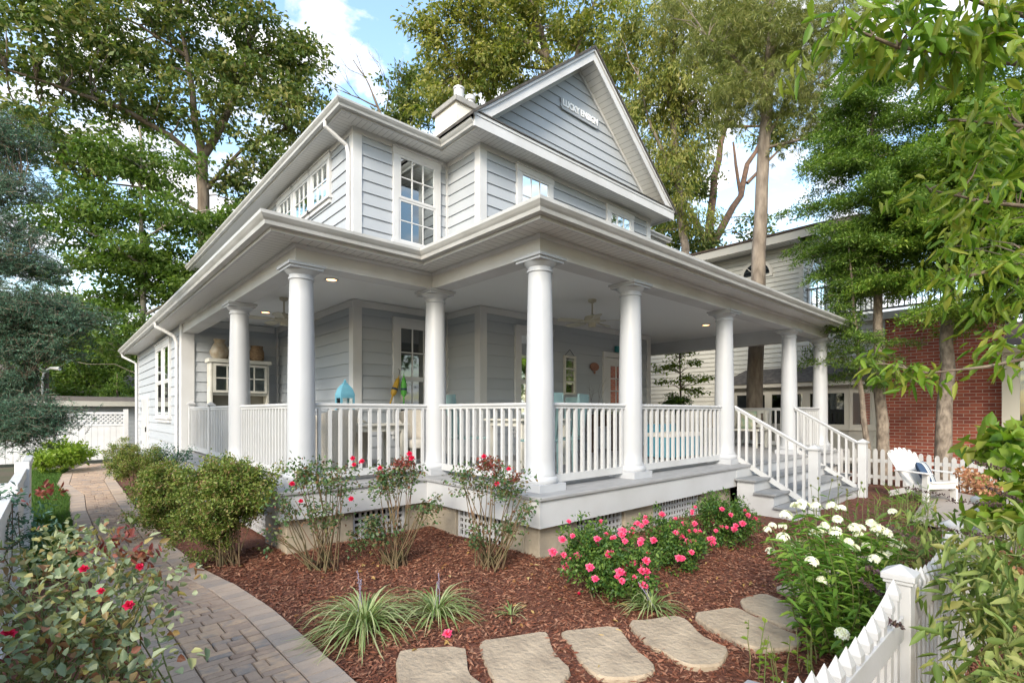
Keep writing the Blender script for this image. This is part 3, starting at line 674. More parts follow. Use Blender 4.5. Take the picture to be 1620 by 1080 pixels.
# raised letters on a plain board in the gable
m = MB(); F = frame((0,7.41),(1,7.41),(0,-1)); pts = []
x0, x1, zc = 8.02, 9.32, 8.20
pl_ = [(x0+0.06,zc-0.13),(x1-0.06,zc-0.13),(x1,zc-0.07),(x1-0.03,zc),(x1,zc+0.07),(x1-0.06,zc+0.13),(x0+0.06,zc+0.13),(x0,zc+0.07),(x0+0.03,zc),(x0,zc-0.07)]
prismV(m, pl_, 7.352, 7.385); sgn_ = m.build('name_board', side_m, house, bevel=0.004)
tx = bpy.data.curves.new('letters', 'FONT'); tx.body = "LUCKY ENSIGN"; tx.size = 0.185; tx.extrude = 0.008; tx.align_x = 'CENTER'; tx.align_y = 'CENTER'; tx.space_character = 1.0; tx.offset = 0.006
to = bpy.data.objects.new('letters_src', tx); scene.collection.objects.link(to)
bpy.context.view_layer.update(); me = bpy.data.meshes.new_from_object(to); bpy.data.objects.remove(to)
xs = [v.co.x for v in me.vertices]; k = 1.18/(max(xs)-min(xs))
me.transform(Matrix.Translation(((x0+x1)/2, 7.343, zc)) @ Matrix.Rotation(R(90), 4, 'X') @ Matrix.Diagonal((k, k*1.15, 1, 1)))
me.name = 'letters'; me.materials.clear(); lo = link('lettering', me, mat('letter_white', (0.85,0.86,0.87), 0.5), sgn_)

# ------------------------------------------------------------------ ground, mulch, path, stones
soil = mat('soil_ground', (0.055,0.06,0.025), 0.95, (0.09,0.065,0.04), 0.9, 0.4, 12)
mulchb = mat('mulch_base', (0.085,0.028,0.016), 0.95, (0.16,0.06,0.035), 22, 0.9, 60, detail=8)
mulchc = island('mulch_chips', [(0.085,0.028,0.016),(0.18,0.060,0.032),(0.235,0.092,0.052),(0.36,0.19,0.12),(0.13,0.038,0.02)], 0.85, bump=0.3)
grassm = island('grass_blades', [(0.035,0.085,0.014),(0.06,0.13,0.02),(0.10,0.17,0.035)], 0.6, 0.3)
pavm = island('paver_stone', [(0.28,0.20,0.15),(0.41,0.30,0.22),(0.34,0.25,0.19),(0.50,0.35,0.235),(0.26,0.225,0.20)], 0.85, bump=0.5, bscale=70, nvar=0.35, nscale=14)
bordm = island('border_stone', [(0.36,0.28,0.22),(0.45,0.35,0.27),(0.39,0.305,0.24),(0.32,0.27,0.23)], 0.85, bump=0.45, bscale=70, nvar=0.35, nscale=10)
stonem = mat('flagstone', (0.44,0.355,0.255), 0.9, (0.29,0.23,0.165), 4.5, 0.9, 22, detail=12)
concm = mat('concrete_walk', (0.36,0.31,0.27), 0.85, (0.30,0.26,0.225), 3, 0.2, 40)
m = MB(); m.add([(-400,-300,-0.05),(400,-300,-0.05),(400,500,-0.05),(-400,500,-0.05)], [(0,1,2,3)]); g = m.build('ground', soil); tag(g, kind='structure')
RE = [(0.0,1.34),(2.0,1.30),(2.8,1.28),(4.2,1.27),(5.0,1.20),(5.7,1.09),(7.2,1.0),(10.5,0.98),(14.7,1.02),(16.8,1.25),(20.0,1.6)]
LE = [(0.0,0.47),(2.0,0.45),(3.5,0.42),(4.6,0.38),(5.7,0.27),(7.2,0.19),(10.5,0.16),(12.4,0.20),(13.2,0.12),(14.5,0.02),(17.0,0.12),(20.0,0.7)]
def wav(x, y): return 0.018*np.sin(x*2.1+1)*np.cos(y*1.7) + 0.014*np.sin(x*4.7+y*3.9) + 0.010*np.sin(x*9.1-y*7.3+2)
def bedz(x, y):
    e = np.clip((x-np.interp(y, [t[0] for t in RE], [t[1] for t in RE]))/0.35, 0, 1)
    return -0.012 + (0.02 + wav(x, y)*0.8)*e + 0.06*np.clip((x-1.5)/2.0, 0, 1)*np.clip((y-2.6)/1.2, 0, 1)
def sheet(name, x0, x1, y0, y1, m_, st, zf):
    X = np.arange(x0, x1+1e-6, st); Y = np.arange(y0, y1+1e-6, st); gx, gy = np.meshgrid(X, Y, indexing='ij')
    V = np.stack([gx, gy, zf(gx, gy)], -1).reshape(-1, 3); a, b = len(X), len(Y)
    i, j = np.meshgrid(np.arange(a-1), np.arange(b-1), indexing='ij'); q = (i*b+j).ravel()
    o = npmesh(name, V, np.stack([q, q+b, q+b+1, q+1], 1), m_, smooth=True); tag(o, kind='structure'); return o
sheet('mulch_bed', 0.75, 15.2, -1.6, 20.3, mulchb, 0.09, bedz)
sheet('side_bed', -3.0, 0.62, -1.0, 6.6, mulchb, 0.12, lambda x, y: -0.015+wav(x,y)*0.6*np.clip((np.interp(y, [t[0] for t in LE], [t[1] for t in LE])-x)/0.3, 0, 1))
def ed(T, v): return float(np.interp(v, [t[0] for t in T], [t[1] for t in T]))
def cells(rows, inner, mb, h0=-0.04, h1=0.03):
    pass
def paver(mb, us, vs):
    """block with softened top edge; us, vs corner arrays (4)"""
    c = np.array([sum(us)/4, sum(vs)/4]); P = np.stack([us, vs], 1); z = 0.028 + random.uniform(-0.003, 0.003)
    O = c + (P-c)*1.0; 
    dirs = unit(P-c); A = P - dirs*0.005; B = P - dirs*0.012
    vsz = [(p[0], p[1], -0.03) for p in A] + [(p[0], p[1], z-0.006) for p in A] + [(p[0], p[1], z) for p in B]
    mb.add(vsz, [(4,5,9,8),(5,6,10,9),(6,7,11,10),(7,4,8,11),(8,9,10,11),(0,1,5,4),(1,2,6,5),(2,3,7,6),(3,0,4,7)])
def onpath(f, v): return ed(LE, v) + (ed(RE, v)-ed(LE, v))*f
mb_f = MB(); v = 1.2; BW = 0.205
def fld(t, v):   # t 0..1 across the field between the borders
    l = ed(LE, v)+BW; r = ed(RE, v)-BW; return l + (r-l)*t
while v < 19.6:
    H = random.choice([0.065, 0.12, 0.12, 0.10]); t = 0.0; sk = 0.0
    while t < 0.999:
        wdt = random.choice([0.17, 0.26, 0.34, 0.42]); 
        if 1-t-wdt < 0.15: wdt = 1-t
        t2 = t+wdt
        if H > 0.1 and wdt > 0.3 and random.random() < 0.35:
            paver(mb_f, [fld(t,v),fld(t2,v),fld(t2,v+H/2),fld(t,v+H/2)], [v,v,v+H/2,v+H/2]); paver(mb_f, [fld(t,v+H/2),fld(t2,v+H/2),fld(t2,v+H),fld(t,v+H)], [v+H/2,v+H/2,v+H,v+H])
        else: paver(mb_f, [fld(t,v),fld(t2,v),fld(t2,v+H),fld(t,v+H)], [v,v,v+H,v+H])
        t = t2
    v += H
def pbuild(mb, name, m_):
    o = mb.build(name, m_); tag(o, kind='structure'); return o
pbuild(mb_f, 'brick_path', pavm)
mb_b = MB(); v = 1.2
while v < 19.6:
    h = 0.105
    for T, s in ((LE, 1), (RE, -1)):
        sl = (ed(T, v+0.05)-ed(T, v-0.05))/0.1; e0, e1 = ed(T, v), ed(T, v+h); tl = -s*sl*BW
        paver(mb_b, [e0, e0+s*BW, e1+s*BW, e1][::s], [v, v+tl, v+h+tl, v+h][::s])
    v += h
pbuild(mb_b, 'path_border', bordm)
m = MB(); P = []; vv = np.linspace(0.6, 20, 80)
for x in vv: P += [(ed(LE,x)+0.02, x, 0.006), (ed(RE,x)-0.02, x, 0.006)]
m.add(P, [(2*i, 2*i+1, 2*i+3, 2*i+2) for i in range(79)]); tag(m.build('path_bed', mat('joint_sand', (0.05,0.042,0.032), 0.95, (0.03,0.035,0.015), 20)), kind='structure')
# shredded bark lying on the beds
def inpoly(px, py, poly):
    c = np.zeros(len(px), bool); n = len(poly)
    for i in range(n):
        x0, y0 = poly[i]; x1, y1 = poly[(i+1) % n]
        k = ((y0 > py) != (y1 > py)) & (px < (x1-x0)*(py-y0)/(y1-y0+1e-12)+x0); c ^= k
    return c
STONES = [
 [(625,1025),(652,1019),(736,1015),(739,1033),(741,1058),(756,1070),(775,1082),(785,1105),(700,1130),(640,1125),(630,1090)],
 [(757,1007),(793,1003),(830,997),(862,992),(869,999),(873,1018),(886,1036),(906,1053),(893,1070),(875,1090),(800,1094),(785,1075),(768,1045),(760,1025)],
 [(887,992),(919,989),(975,983),(988,998),(1004,1020),(1035,1042),(1037,1055),(1016,1063),(982,1066),(950,1064),(931,1052),(912,1033),(903,1014),(890,1001)],
 [(991,975),(1023,975),(1060,968),(1079,970),(1092,979),(1108,998),(1133,1011),(1155,1019),(1145,1039),(1136,1045),(1098,1047),(1073,1039),(1048,1023),(1029,1017),(1010,998)],
 [(1093,964),(1123,960),(1155,955),(1171,957),(1186,967),(1218,979),(1243,992),(1267,1000),(1268,1014),(1246,1019),(1218,1021),(1193,1017),(1171,1011),(1149,998),(1123,986)],
 [(1169,943),(1186,938),(1208,933),(1230,941),(1259,954),(1270,967),(1270,982),(1259,986),(1234,982),(1212,973),(1190,964),(1174,954)],
 [(1223,926),(1243,918),(1256,913),(1275,920),(1292,932),(1275,941),(1245,937)],
 [(1262,905),(1280,897),(1300,893),(1330,898),(1350,906),(1330,914),(1290,914)],
 [(1320,884),(1345,876),(1375,876),(1400,882),(1395,892),(1350,893)]]
SW = [[tuple(gr(x, y, 0.06))[:2] for x, y in s] for s in STONES]
n = 150000; U = rng.random(n); px = np.where(U < 0.75, 1.0+rng.random(n)*6.2, 1.0+rng.random(n)*13.5); py = np.where(U < 0.75, 0.0+rng.random(n)*6.2, -1.5+rng.random(n)*13)
kp = (px > np.interp(py, [t[0] for t in RE], [t[1] for t in RE])+0.004)
kp &= ~((px > 1.95) & (py > 5.8)) & ~((px > 3.75) & (py > 3.75)) & ~((px > 7.9) & (px < 11.4) & (py > 2.75)) & ~((px > 1.9) & (py > 12.5))
for s in SW: kp &= ~inpoly(px, py, [(p[0], p[1]) for p in s])
px, py = px[kp], py[kp]; n2 = len(px)
P = np.stack([px, py, bedz(px, py)+0.004+rng.random(n2)*0.014], 1); a = rng.random(n2)*6.283
D = np.stack([np.cos(a), np.sin(a), rng.normal(size=n2)*0.22], 1)
V, F = leaves(P, D, 0.042, 0.012, up=rng.normal(size=(n2,3))*0.3+np.array([0,0,1.0]), fold=0.12, jit=0.6)
tag(npmesh('mulch', V, F, mulchc), 'shredded red brown bark mulch spread over the planting beds', 'mulch', kind='stuff')
# stepping stones
places = ['flagstone nearest the brick path, cut off by the bottom edge', 'tan flagstone with a blunt point on its right, second from the brick path', 'nearly square tan flagstone, third from the brick path', 'large pillow shaped flagstone, fourth from the brick path',
          'longest tan flagstone, fifth from the brick path', 'tan flagstone half hidden at its right by the white phlox', 'small rounded flagstone peeping out left of the phlox', 'flagstone glimpsed through the phlox stems', 'farthest flagstone, behind the white phlox']
def smooth_poly(p, it=2):
    for _ in range(it):
        q = []
        for i in range(len(p)):
            a_, b_ = Vector(p[i]), Vector(p[(i+1) % len(p)]); q += [a_.lerp(b_, 0.25), a_.lerp(b_, 0.75)]
        p = q
    return [tuple(v_) for v_ in p]
for i, s in enumerate(SW):
    c = np.mean(np.array(s), 0); p = smooth_poly(s, 1); q = [(c[0]+(x-c[0])*0.975, c[1]+(y-c[1])*0.975) for x, y in p]; k = len(p)
    m = MB(); zc = float(bedz(np.array(c[0]), np.array(c[1]))); zt_ = 0.040
    m.v = [(x, y, zc-0.05) for x, y in p] + [(x, y, zt_-0.014) for x, y in p] + [(x, y, zt_) for x, y in q]
    m.f = [(j, (j+1) % k, k+(j+1) % k, k+j) for j in range(k)] + [(k+j, k+(j+1) % k, 2*k+(j+1) % k, 2*k+j) for j in range(k)] + [tuple(2*k+j for j in range(k))]
    o = m.build('stepping_stone', stonem, loc=(c[0], c[1], 0.0), smooth=False)
    tag(o, places[i], 'stepping stone', 'stepping stones in the mulch bed')
# fallen leaves
n = 420; px = 1.3+rng.random(n)*7; py = 1.0+rng.random(n)*6; P = np.stack([px, py, bedz(px, py)+0.03], 1); kp = ~((px > 1.95) & (py > 5.6)) & ~((px > 3.6) & (py > 3.55)); P = P[kp]; a = rng.random(len(P))*6.283
V, F = leaves(P, np.stack([np.cos(a), np.sin(a), rng.normal(size=len(P))*0.25], 1), 0.05, 0.024, up=rng.normal(size=P.shape)*0.4+np.array([0,0,1.0]), rich=True, curl=0.2)
tag(npmesh('fallen_leaves', V, F, island('dry_leaf', [(0.20,0.09,0.03),(0.36,0.22,0.07),(0.42,0.33,0.16)], 0.8, 0.1)), 'dry yellow brown leaves scattered on the mulch', 'leaves', kind='stuff')
# lawn strip left of the path
m = MB(); m.add([(-3,6.6,0.0),(0.3,6.6,0.0),(0.2,20,0.0),(-3,20,0.0)], [(0,1,2,3)]); tag(m.build('lawn', soil), kind='structure')
n = 26000; px = -0.5+rng.random(n)*0.75; py = 6.4+rng.random(n)**1.3*12; kp = px < np.interp(py, [t[0] for t in LE], [t[1] for t in LE])-0.01; px, py = px[kp], py[kp]
V, F = leaves(np.stack([px, py, np.zeros_like(px)], 1), np.stack([rng.normal(size=len(px))*0.4, rng.normal(size=len(px))*0.4, np.ones(len(px))], 1), 0.075, 0.008, fold=0)
tag(npmesh('grass', V, F, grassm), 'short green grass strip beside the brick path', 'grass', kind='stuff')
m = MB(); a, b, c, d = gr(1440, 832), gr(1540, 858), gr(1640, 812), gr(1475, 776)
for p in (a, b, c, d): p.z = 0.075
m.add([a, b, c, d], [(0,1,2,3)]); tag(m.build('walkway', concm), kind='structure')

# ------------------------------------------------------------------ fences
fwhite = mat('fence_vinyl', (0.44,0.44,0.445), 0.4, (0.38,0.38,0.375), 3, 0.04, 60)
FE = empty('picket_fence', (2.3, 0.43, 0), 'white picket fence with pointed square pickets and capped posts in the right foreground', 'fence')
posts = [1.08, 2.31, 3.50, 4.70, 5.90, 7.10]; fy = 0.43
def fpost(x, y, h, w=0.037):
    m = MB(); m.box(x-w,x+w,y-w,y+w,-0.05,h-0.055); m.box(x-w-0.008,x+w+0.008,y-w-0.008,y+w+0.008,h-0.062,h-0.048); m.box(x-w-0.014,x+w+0.014,y-w-0.014,y+w+0.014,h-0.048,h-0.026)
    q = w+0.014; m.add([(x-q,y-q,h-0.026),(x+q,y-q,h-0.026),(x+q,y+q,h-0.026),(x-q,y+q,h-0.026),(x,y,h+0.004)], [(0,1,4),(1,2,4),(2,3,4),(3,0,4)])
    return m.build('post', fwhite, FE, bevel=0.003)
for x in posts: fpost(x, fy, 1.0)
for i in range(5):
    for z in (0.20, 0.745):
        m = MB(); m.box(posts[i]+0.05, posts[i+1]-0.05, fy-0.020, fy+0.020, z, z+0.085); m.build('rail', fwhite, FE, bevel=0.003)
    for j in range(12):
        t = (j+0.5)/12; x = posts[i]+0.06+(posts[i+1]-posts[i]-0.12)*t; h = 0.985-0.08*(1-(2*t-1)**2)
        m = MB(); w_ = 0.019; m.box(x-w_,x+w_,fy-w_*0.8,fy+w_*0.8,0.08,h-0.070)
        m.add([(x-w_*1.12,fy-w_,h-0.070),(x+w_*1.12,fy-w_,h-0.070),(x+w_*1.12,fy+w_,h-0.070),(x-w_*1.12,fy+w_,h-0.070),(x-w_*1.12,fy-w_,h-0.050),(x+w_*1.12,fy-w_,h-0.050),(x+w_*1.12,fy+w_,h-0.050),(x-w_*1.12,fy+w_,h-0.050),(x,fy,h)],
              [(0,3,2,1),(0,1,5,4),(1,2,6,5),(2,3,7,6),(3,0,4,7),(4,5,8),(5,6,8),(6,7,8),(7,4,8)]); m.build('picket', fwhite, FE)
BF = empty('picket_fence', (13.0, 2.2, 0), 'low white picket fence with rounded pickets behind the garden armchair', 'fence')
m = MB(); m.box(12.975,13.0,0.2,3.7,0.50,0.57); m.build('rail', fwhite, BF); m = MB(); m.box(12.975,13.0,0.2,3.7,0.16,0.23); m.build('rail', fwhite, BF)
for j in range(27):
    y = 0.3+j*0.127; t = (y-0.3)/3.4; h = 0.66+0.13*t+0.03*math.cos(t*9); pts = [(-0.038,0.03),(0.038,0.03),(0.038,h-0.05),(0.028,h-0.018),(0.012,h),(-0.012,h),(-0.028,h-0.018),(-0.038,h-0.05)]
    m = MB(); m.v = [(12.955, y+a_, z_) for a_, z_ in pts] + [(12.974, y+a_, z_) for a_, z_ in pts]; k = 8
    m.f = [tuple(range(k)), tuple(range(k, 2*k))[::-1]] + [(i, k+i, k+(i+1) % k, (i+1) % k) for i in range(k)]; m.build('picket', fwhite, BF)
# tall privacy fence closing the side yard, with a lattice top
pfw = mat('fence_white', (0.70,0.70,0.71), 0.45, (0.62,0.62,0.62), 3)
PF = empty('lattice_fence', (0.6, 20.9, 0), 'tall white board fence with a lattice top closing the side yard behind the path', 'fence')
F = frame((-4.0,20.9),(1.75,20.9),(0,-1))
secs = [(0.06,1.93),(1.99,3.86),(3.92,5.69)]
for s0, s1 in secs:
    m = MB(); x = s0
    while x < s1-0.02: m.obox(F, x, min(x+0.148, s1), 0.05, 1.12, 0.0, 0.03); x += 0.155
    m.build('board_panel', pfw, PF)
    m = MB(); m.obox(F, s0, s1, 1.12, 1.19, -0.01, 0.045); m.obox(F, s0, s1, 1.50, 1.57, -0.01, 0.045); m.build('rail', pfw, PF)
    m = MB(); L_ = 0.31; x = s0-L_
    while x < s1:
        for sg, oo in ((1, 0.018), (-1, 0.008)):
            a0, a1 = (x, x+L_) if sg > 0 else (x+L_, x); z0_, z1_ = 1.19, 1.50
            lo_, hi_ = max(min(a0,a1), s0), min(max(a0,a1), s1)
            if hi_-lo_ < 0.03: continue
            def zat(q): return z0_ + (q-a0)/(a1-a0)*(z1_-z0_)
            m.beam(F(lo_, zat(lo_), oo), F(hi_, zat(hi_), oo), 0.008, 0.036, up=(0,1,0)) if False else m.add([F(lo_, zat(lo_)-0.024, oo), F(hi_, zat(hi_)-0.024, oo), F(hi_, zat(hi_)+0.024, oo), F(lo_, zat(lo_)+0.024, oo), F(lo_, zat(lo_)-0.024, oo+0.008), F(hi_, zat(hi_)-0.024, oo+0.008), F(hi_, zat(hi_)+0.024, oo+0.008), F(lo_, zat(lo_)+0.024, oo+0.008)], [(0,3,2,1),(4,5,6,7),(0,1,5,4),(2,3,7,6)])
        x += 0.12
    m.build('lattice', pfw, PF)
for s in (0.0, 1.93+0.03, 3.89, 5.72): m = MB(); m.obox(F, s-0.06, s+0.06, 0, 1.66, -0.05, 0.07); m.build('post', pfw, PF)
SF = empty('board_fence', (-0.42, 6.0, 0), 'white vertical board fence at the left edge below the blue spruce', 'fence')
F = frame((-0.27,10.0),(-0.27,0.8),(-1,0))
for k in range(4):
    s0 = 0.06+2.3*k; s1 = s0+2.18; m = MB(); x = s0
    while x < s1-0.02: m.obox(F, x, min(x+0.13, s1), 0.08, 0.88, -0.015, 0.015); x += 0.139
    m.build('board_panel', pfw, SF)
    for z in (0.03, 0.86): m = MB(); m.obox(F, s0, s1, z, z+0.09, -0.035, 0.035); m.build('rail', pfw, SF)
    m = MB(); m.obox(F, s1, s1+0.12, 0, 1.02, -0.06, 0.06); m.build('post', pfw, SF, bevel=0.004)

# ------------------------------------------------------------------ neighbours
nside = mat('neighbour_siding', (0.44,0.435,0.39), 0.6, (0.39,0.385,0.345), 1.5); ntrim = mat('neighbour_trim', (0.46,0.445,0.40), 0.6)
ngrey = mat('bay_boards', (0.36,0.35,0.32), 0.6); brick = brickmat('red_brick', (0.43,0.115,0.065), (0.27,0.06,0.04), (0.46,0.36,0.30), 1)
NB = empty('neighbour_house', (17.0, 6, 0), 'cream clapboard house with red brick end wall and bay window beyond the porch', 'house')
FN = frame((17.0,20.0),(17.0,3.5),(-1,0))     # s = 20 - V
m = MB(); siding(m, FN, 0.0, 4.2, 0.15, lap=0.03); m.build('wall', nside, NB)
m = MB(); siding(m, FN, 4.2, 6.75, 0.15, s1=14.43, lap=0.03); m.build('wall', nside, NB)
FN2 = frame((17.0,5.57),(26,5.57),(0,-1)); m = MB(); siding(m, FN2, 4.2, 6.75, 0.15, lap=0.03); m.build('wall', nside, NB)
m = MB(); m.obox(FN, 14.33, 14.45, 4.2, 6.75, 0, 0.03); m.obox(FN, 16.38, 16.5, 0, 4.1, 0, 0.03); m.build('corner_board', ntrim, NB)
FB = frame((17.0,3.5),(17.0,1.15),(-1,0)); m = MB(); m.obox(FB, 0, 2.35, -0.1, 4.12, -0.3, 0.0); m.build('brick_wall', brick, NB)
m = MB(); m.add([(16.99,13,3.0),(16.99,7.4,3.0),(16.985,6.0,4.4)],[(0,1,2)])
FBo = frame((17.0,20.0),(17.0,1.15),(-1,0)); m = MB(); m.obox(FBo, 12.5, 18.85, 4.12, 4.32, -0.2, 0.10); m.build('deck_fascia', ntrim, NB)
m = MB(); m.box(16.99,26,1.15,5.55,4.20,4.30); m.build('deck_floor', deck, NB)
m = MB()
for z in (4.40, 5.25): m.obox(FBo, 14.5, 18.8, z, z+0.05, -0.02, 0.03)
for i in range(34): x = 14.55+i*0.125; m.obox(FBo, x-0.012, x+0.012, 4.45, 5.25, -0.007, 0.017)
m.build('deck_railing', mat('rail_dark', (0.10,0.095,0.08), 0.6), NB)
# roof: eave over the side wall
m = MB(); m.box(16.45,17.0,5.1,20.5,6.75,6.77); m.build('soffit', soffV, NB); m = MB(); m.box(16.42,16.45,5.05,20.5,6.74,6.98); m.box(16.45,26,5.05,5.08,6.74,6.98); m.build('fascia', ntrim, NB)
m = MB(); m.box(16.45,26,5.08,5.57,6.75,6.77); m.build('soffit', soffU, NB)
nroof = mat('neighbour_roof', (0.10,0.065,0.045), 0.9, (0.06,0.045,0.04), 8, 0.4, 30)
m = MB(); m.add([(16.38,5.0,6.99),(26,5.0,6.99),(26,20.5,6.99),(16.38,20.5,6.99),(16.38,5.0,7.05),(21.2,5.0,8.6),(26,5.0,7.05),(16.38,20.5,7.05),(21.2,20.5,8.6),(26,20.5,7.05)], [(0,1,2,3),(4,5,8,7),(5,6,9,8),(0,4,7,3),(0,1,6,5,4),(3,7,8,9,2)]); m.build('roof', nroof, NB)
window(FN2, 0.35, 2.0, 4.5, 5.9, cols=2, rows=3, double=False, shadef=0, parent=NB)
# half round window high on the side wall
def arch(F, sc_, z, r, parent):
    m = MB(); n = 20
    for i in range(n):
        a0, a1 = math.pi*i/n, math.pi*(i+1)/n; P = []
        for rr, oo in ((r,0.0),(r+0.09,0.0),(r+0.09,0.05),(r,0.05)):
            for a_ in (a0, a1): P.append(F(sc_+rr*math.cos(a_), z+rr*math.sin(a_), oo))
        m.add(P, [(0,2,3,1),(2,4,5,3),(4,6,7,5),(6,0,1,7)])
    m.obox(F, sc_-r-0.09, sc_+r+0.09, z-0.09, z, 0, 0.055); w_ = m.build('window', ntrim, parent)
    m = MB(); P = [F(sc_+r*math.cos(math.pi*i/n), z+r*math.sin(math.pi*i/n), 0.02) for i in range(n+1)]; m.add(P, [tuple(range(n+1))]); m.build('room', darkroom, w_)
    m = MB(); P = [F(sc_+r*math.cos(math.pi*i/n), z+r*math.sin(math.pi*i/n), 0.03) for i in range(n+1)]; m.add(P, [tuple(range(n+1))]); m.build('pane', glas, w_)
    m = MB()
    for a_ in (0.25, 0.5, 0.75): m.beam(F(sc_, z, 0.036), F(sc_+r*math.cos(math.pi*a_), z+r*math.sin(math.pi*a_), 0.036), 0.01, 0.02)
    m.build('glazing_bar', ntrim, w_)
arch(FN, 20-6.95, 6.0, 0.42, NB); arch(FN2, 1.17, 6.02, 0.45, NB)
# bay window with its own shingled hip
bay = [(17.0,8.0),(16.35,7.4),(16.35,4.2),(17.0,3.75)]
m = MB(); m.prism(bay, 0.15, 1.14); m.prism(bay, 2.18, 2.32); b_ = m.build('bay', ngrey, NB)
m = MB(); m.prism([(17,7.94),(16.42,7.37),(16.42,4.23),(17,3.80)], 1.14, 2.18); m.build('room', darkroom, b_)
for (A, B) in (((17.0,8.0),(16.35,7.4)), ((16.35,7.4),(16.35,6.33)), ((16.35,6.33),(16.35,5.27)), ((16.35,5.27),(16.35,4.2)), ((16.35,4.2),(17.0,3.75))):
    t_ = (Vector(B)-Vector(A)).normalized(); nn = (t_.y*1.0, -t_.x*1.0); nn = (nn[0], nn[1]) if nn[0] < 0 else (-nn[0], -nn[1]); Fw = frame(A, B, nn); L_ = Fw.L
    m = MB(); m.obox(Fw, 0, 0.10, 1.14, 2.18, -0.03, 0.03); m.obox(Fw, L_-0.10, L_, 1.14, 2.18, -0.03, 0.03); m.obox(Fw, 0.1, L_-0.1, 1.14, 1.22, -0.03, 0.03); m.obox(Fw, 0.1, L_-0.1, 2.10, 2.18, -0.03, 0.03)
    m.obox(Fw, -0.02, L_+0.02, 1.06, 1.138, 0.0, 0.05); q = m.build('window', ntrim, b_)
    m = MB(); m.obox(Fw, 0.1, L_-0.1, 1.22, 2.10, -0.012, -0.004); m.build('pane', glas, b_)
br = [(16.96,8.3),(16.15,7.6),(16.15,4.05),(16.96,3.45)]
m = MB(); m.prism([(17.0,8.3),(16.17,7.6),(16.17,4.05),(17.0,3.45)], 2.32, 2.44); m.build('bay_cornice', ntrim, b_)
m = MB(); m.add([(17.0,8.35,2.445),(16.13,7.62,2.445),(16.13,4.02,2.445),(17.0,3.40,2.445),(17.0,7.3,2.95),(17.0,4.5,2.95)], [(0,1,4),(1,2,5,4),(2,3,5)]); m.build('bay_roof', shingle, b_)
# white bay right of the brick
m = MB(); m.box(16.5,19,-2.4,1.15,-0.1,1.15); m.box(16.5,19,-2.4,1.15,2.75,2.95); m.box(16.42,19,-2.5,1.2,2.95,3.1); m.box(16.5,19,0.85,1.15,1.15,2.75); m.box(16.5,19,-0.35,-0.15,1.15,2.75); m.box(16.44,19,-2.4,1.2,1.10,1.18); rb = m.build('sun_room', mat('sunroom_white', (0.50,0.47,0.40), 0.6), NB)
m = MB(); m.box(16.62,18.9,-2.3,0.86,1.18,2.75); m.build('room', shade, rb); m = MB(); m.box(16.56,16.565,-0.15,0.85,1.18,2.75); m.box(16.56,16.565,-2.3,-0.35,1.18,2.75); m.build('pane', glas, rb)
m = MB(); m.add([(16.35,-2.5,3.1),(16.35,1.25,3.1),(18.5,1.25,3.9),(18.5,-2.5,3.9)], [(0,1,2,3)]); m.build('roof', nroof, rb)

# low buildings, pole and lamp beyond the side yard
def simple_house(name, label, c, sx, sy, h, rise, wallm, roofm, windows=()):
    r = empty(name, (c[0], c[1], 0), label, 'house' if 'house' in name else 'shed'); x0, x1, y0, y1 = c[0]-sx/2, c[0]+sx/2, c[1]-sy/2, c[1]+sy/2
    m = MB(); siding(m, frame((x0,y0),(x1,y0),(0,-1)), 0, h, 0.16, lap=0.015); siding(m, frame((x1,y0),(x1,y1),(1,0)), 0, h, 0.16, lap=0.015); siding(m, frame((x0,y1),(x0,y0),(-1,0)), 0, h, 0.16, lap=0.015); siding(m, frame((x1,y1),(x0,y1),(0,1)), 0, h, 0.16, lap=0.015); m.build('wall', wallm, r)
    m = MB(); e = 0.35; m.add([(x0-e,y0-e,h),(x1+e,y0-e,h),(x1+e,y1+e,h),(x0-e,y1+e,h),(x0-e,(y0+y1)/2,h+rise),(x1+e,(y0+y1)/2,h+rise)], [(0,1,5,4),(2,3,4,5),(1,2,5),(3,0,4),(0,3,2,1)]); m.build('roof', roofm, r)
    m = MB(); m.box(x0-e,x1+e,y0-e-0.03,y0-e,h-0.16,h+0.03); m.build('fascia', ntrim, r)
    for (a_, b_2, z0, z1) in windows: window(frame((x0,y0),(x1,y0),(0,-1)), a_, b_2, z0, z1, cols=1, rows=1, shadef=0.3, parent=r)
    return r
greyw = mat('grey_clapboard', (0.30,0.32,0.34), 0.7); broof = mat('brown_roof', (0.16,0.13,0.11), 0.9, (0.11,0.09,0.08), 5, 0.3, 20)
simple_house('garden_shed', 'low grey shed with a pale eave just beyond the lattice fence', (0.3, 26.5), 5.6, 3.2, 1.95, 0.25, greyw, broof, ((0.6,1.5,1.2,2.0),))
simple_house('grey_house', 'grey clapboard house half hidden behind the blue spruce at the far left', (-9.0, 33), 12, 7, 5.4, 2.4, greyw, broof, ((7.5,8.6,1.2,2.6),(9.6,10.7,1.2,2.6),(7.5,8.6,3.6,4.9),(9.6,10.7,3.6,4.9)))
simple_house('tan_house', 'low tan house with a broad brown roof behind the shed', (3.5, 44), 12, 7, 2.9, 1.6, mat('tan_siding', (0.40,0.36,0.29), 0.7), broof, ((1.5,2.6,1.2,2.4),))
wood = mat('pole_wood', (0.13,0.09,0.065), 0.9, (0.09,0.065,0.05), 8, 0.4, 20, stretch=(1,1,0.2))
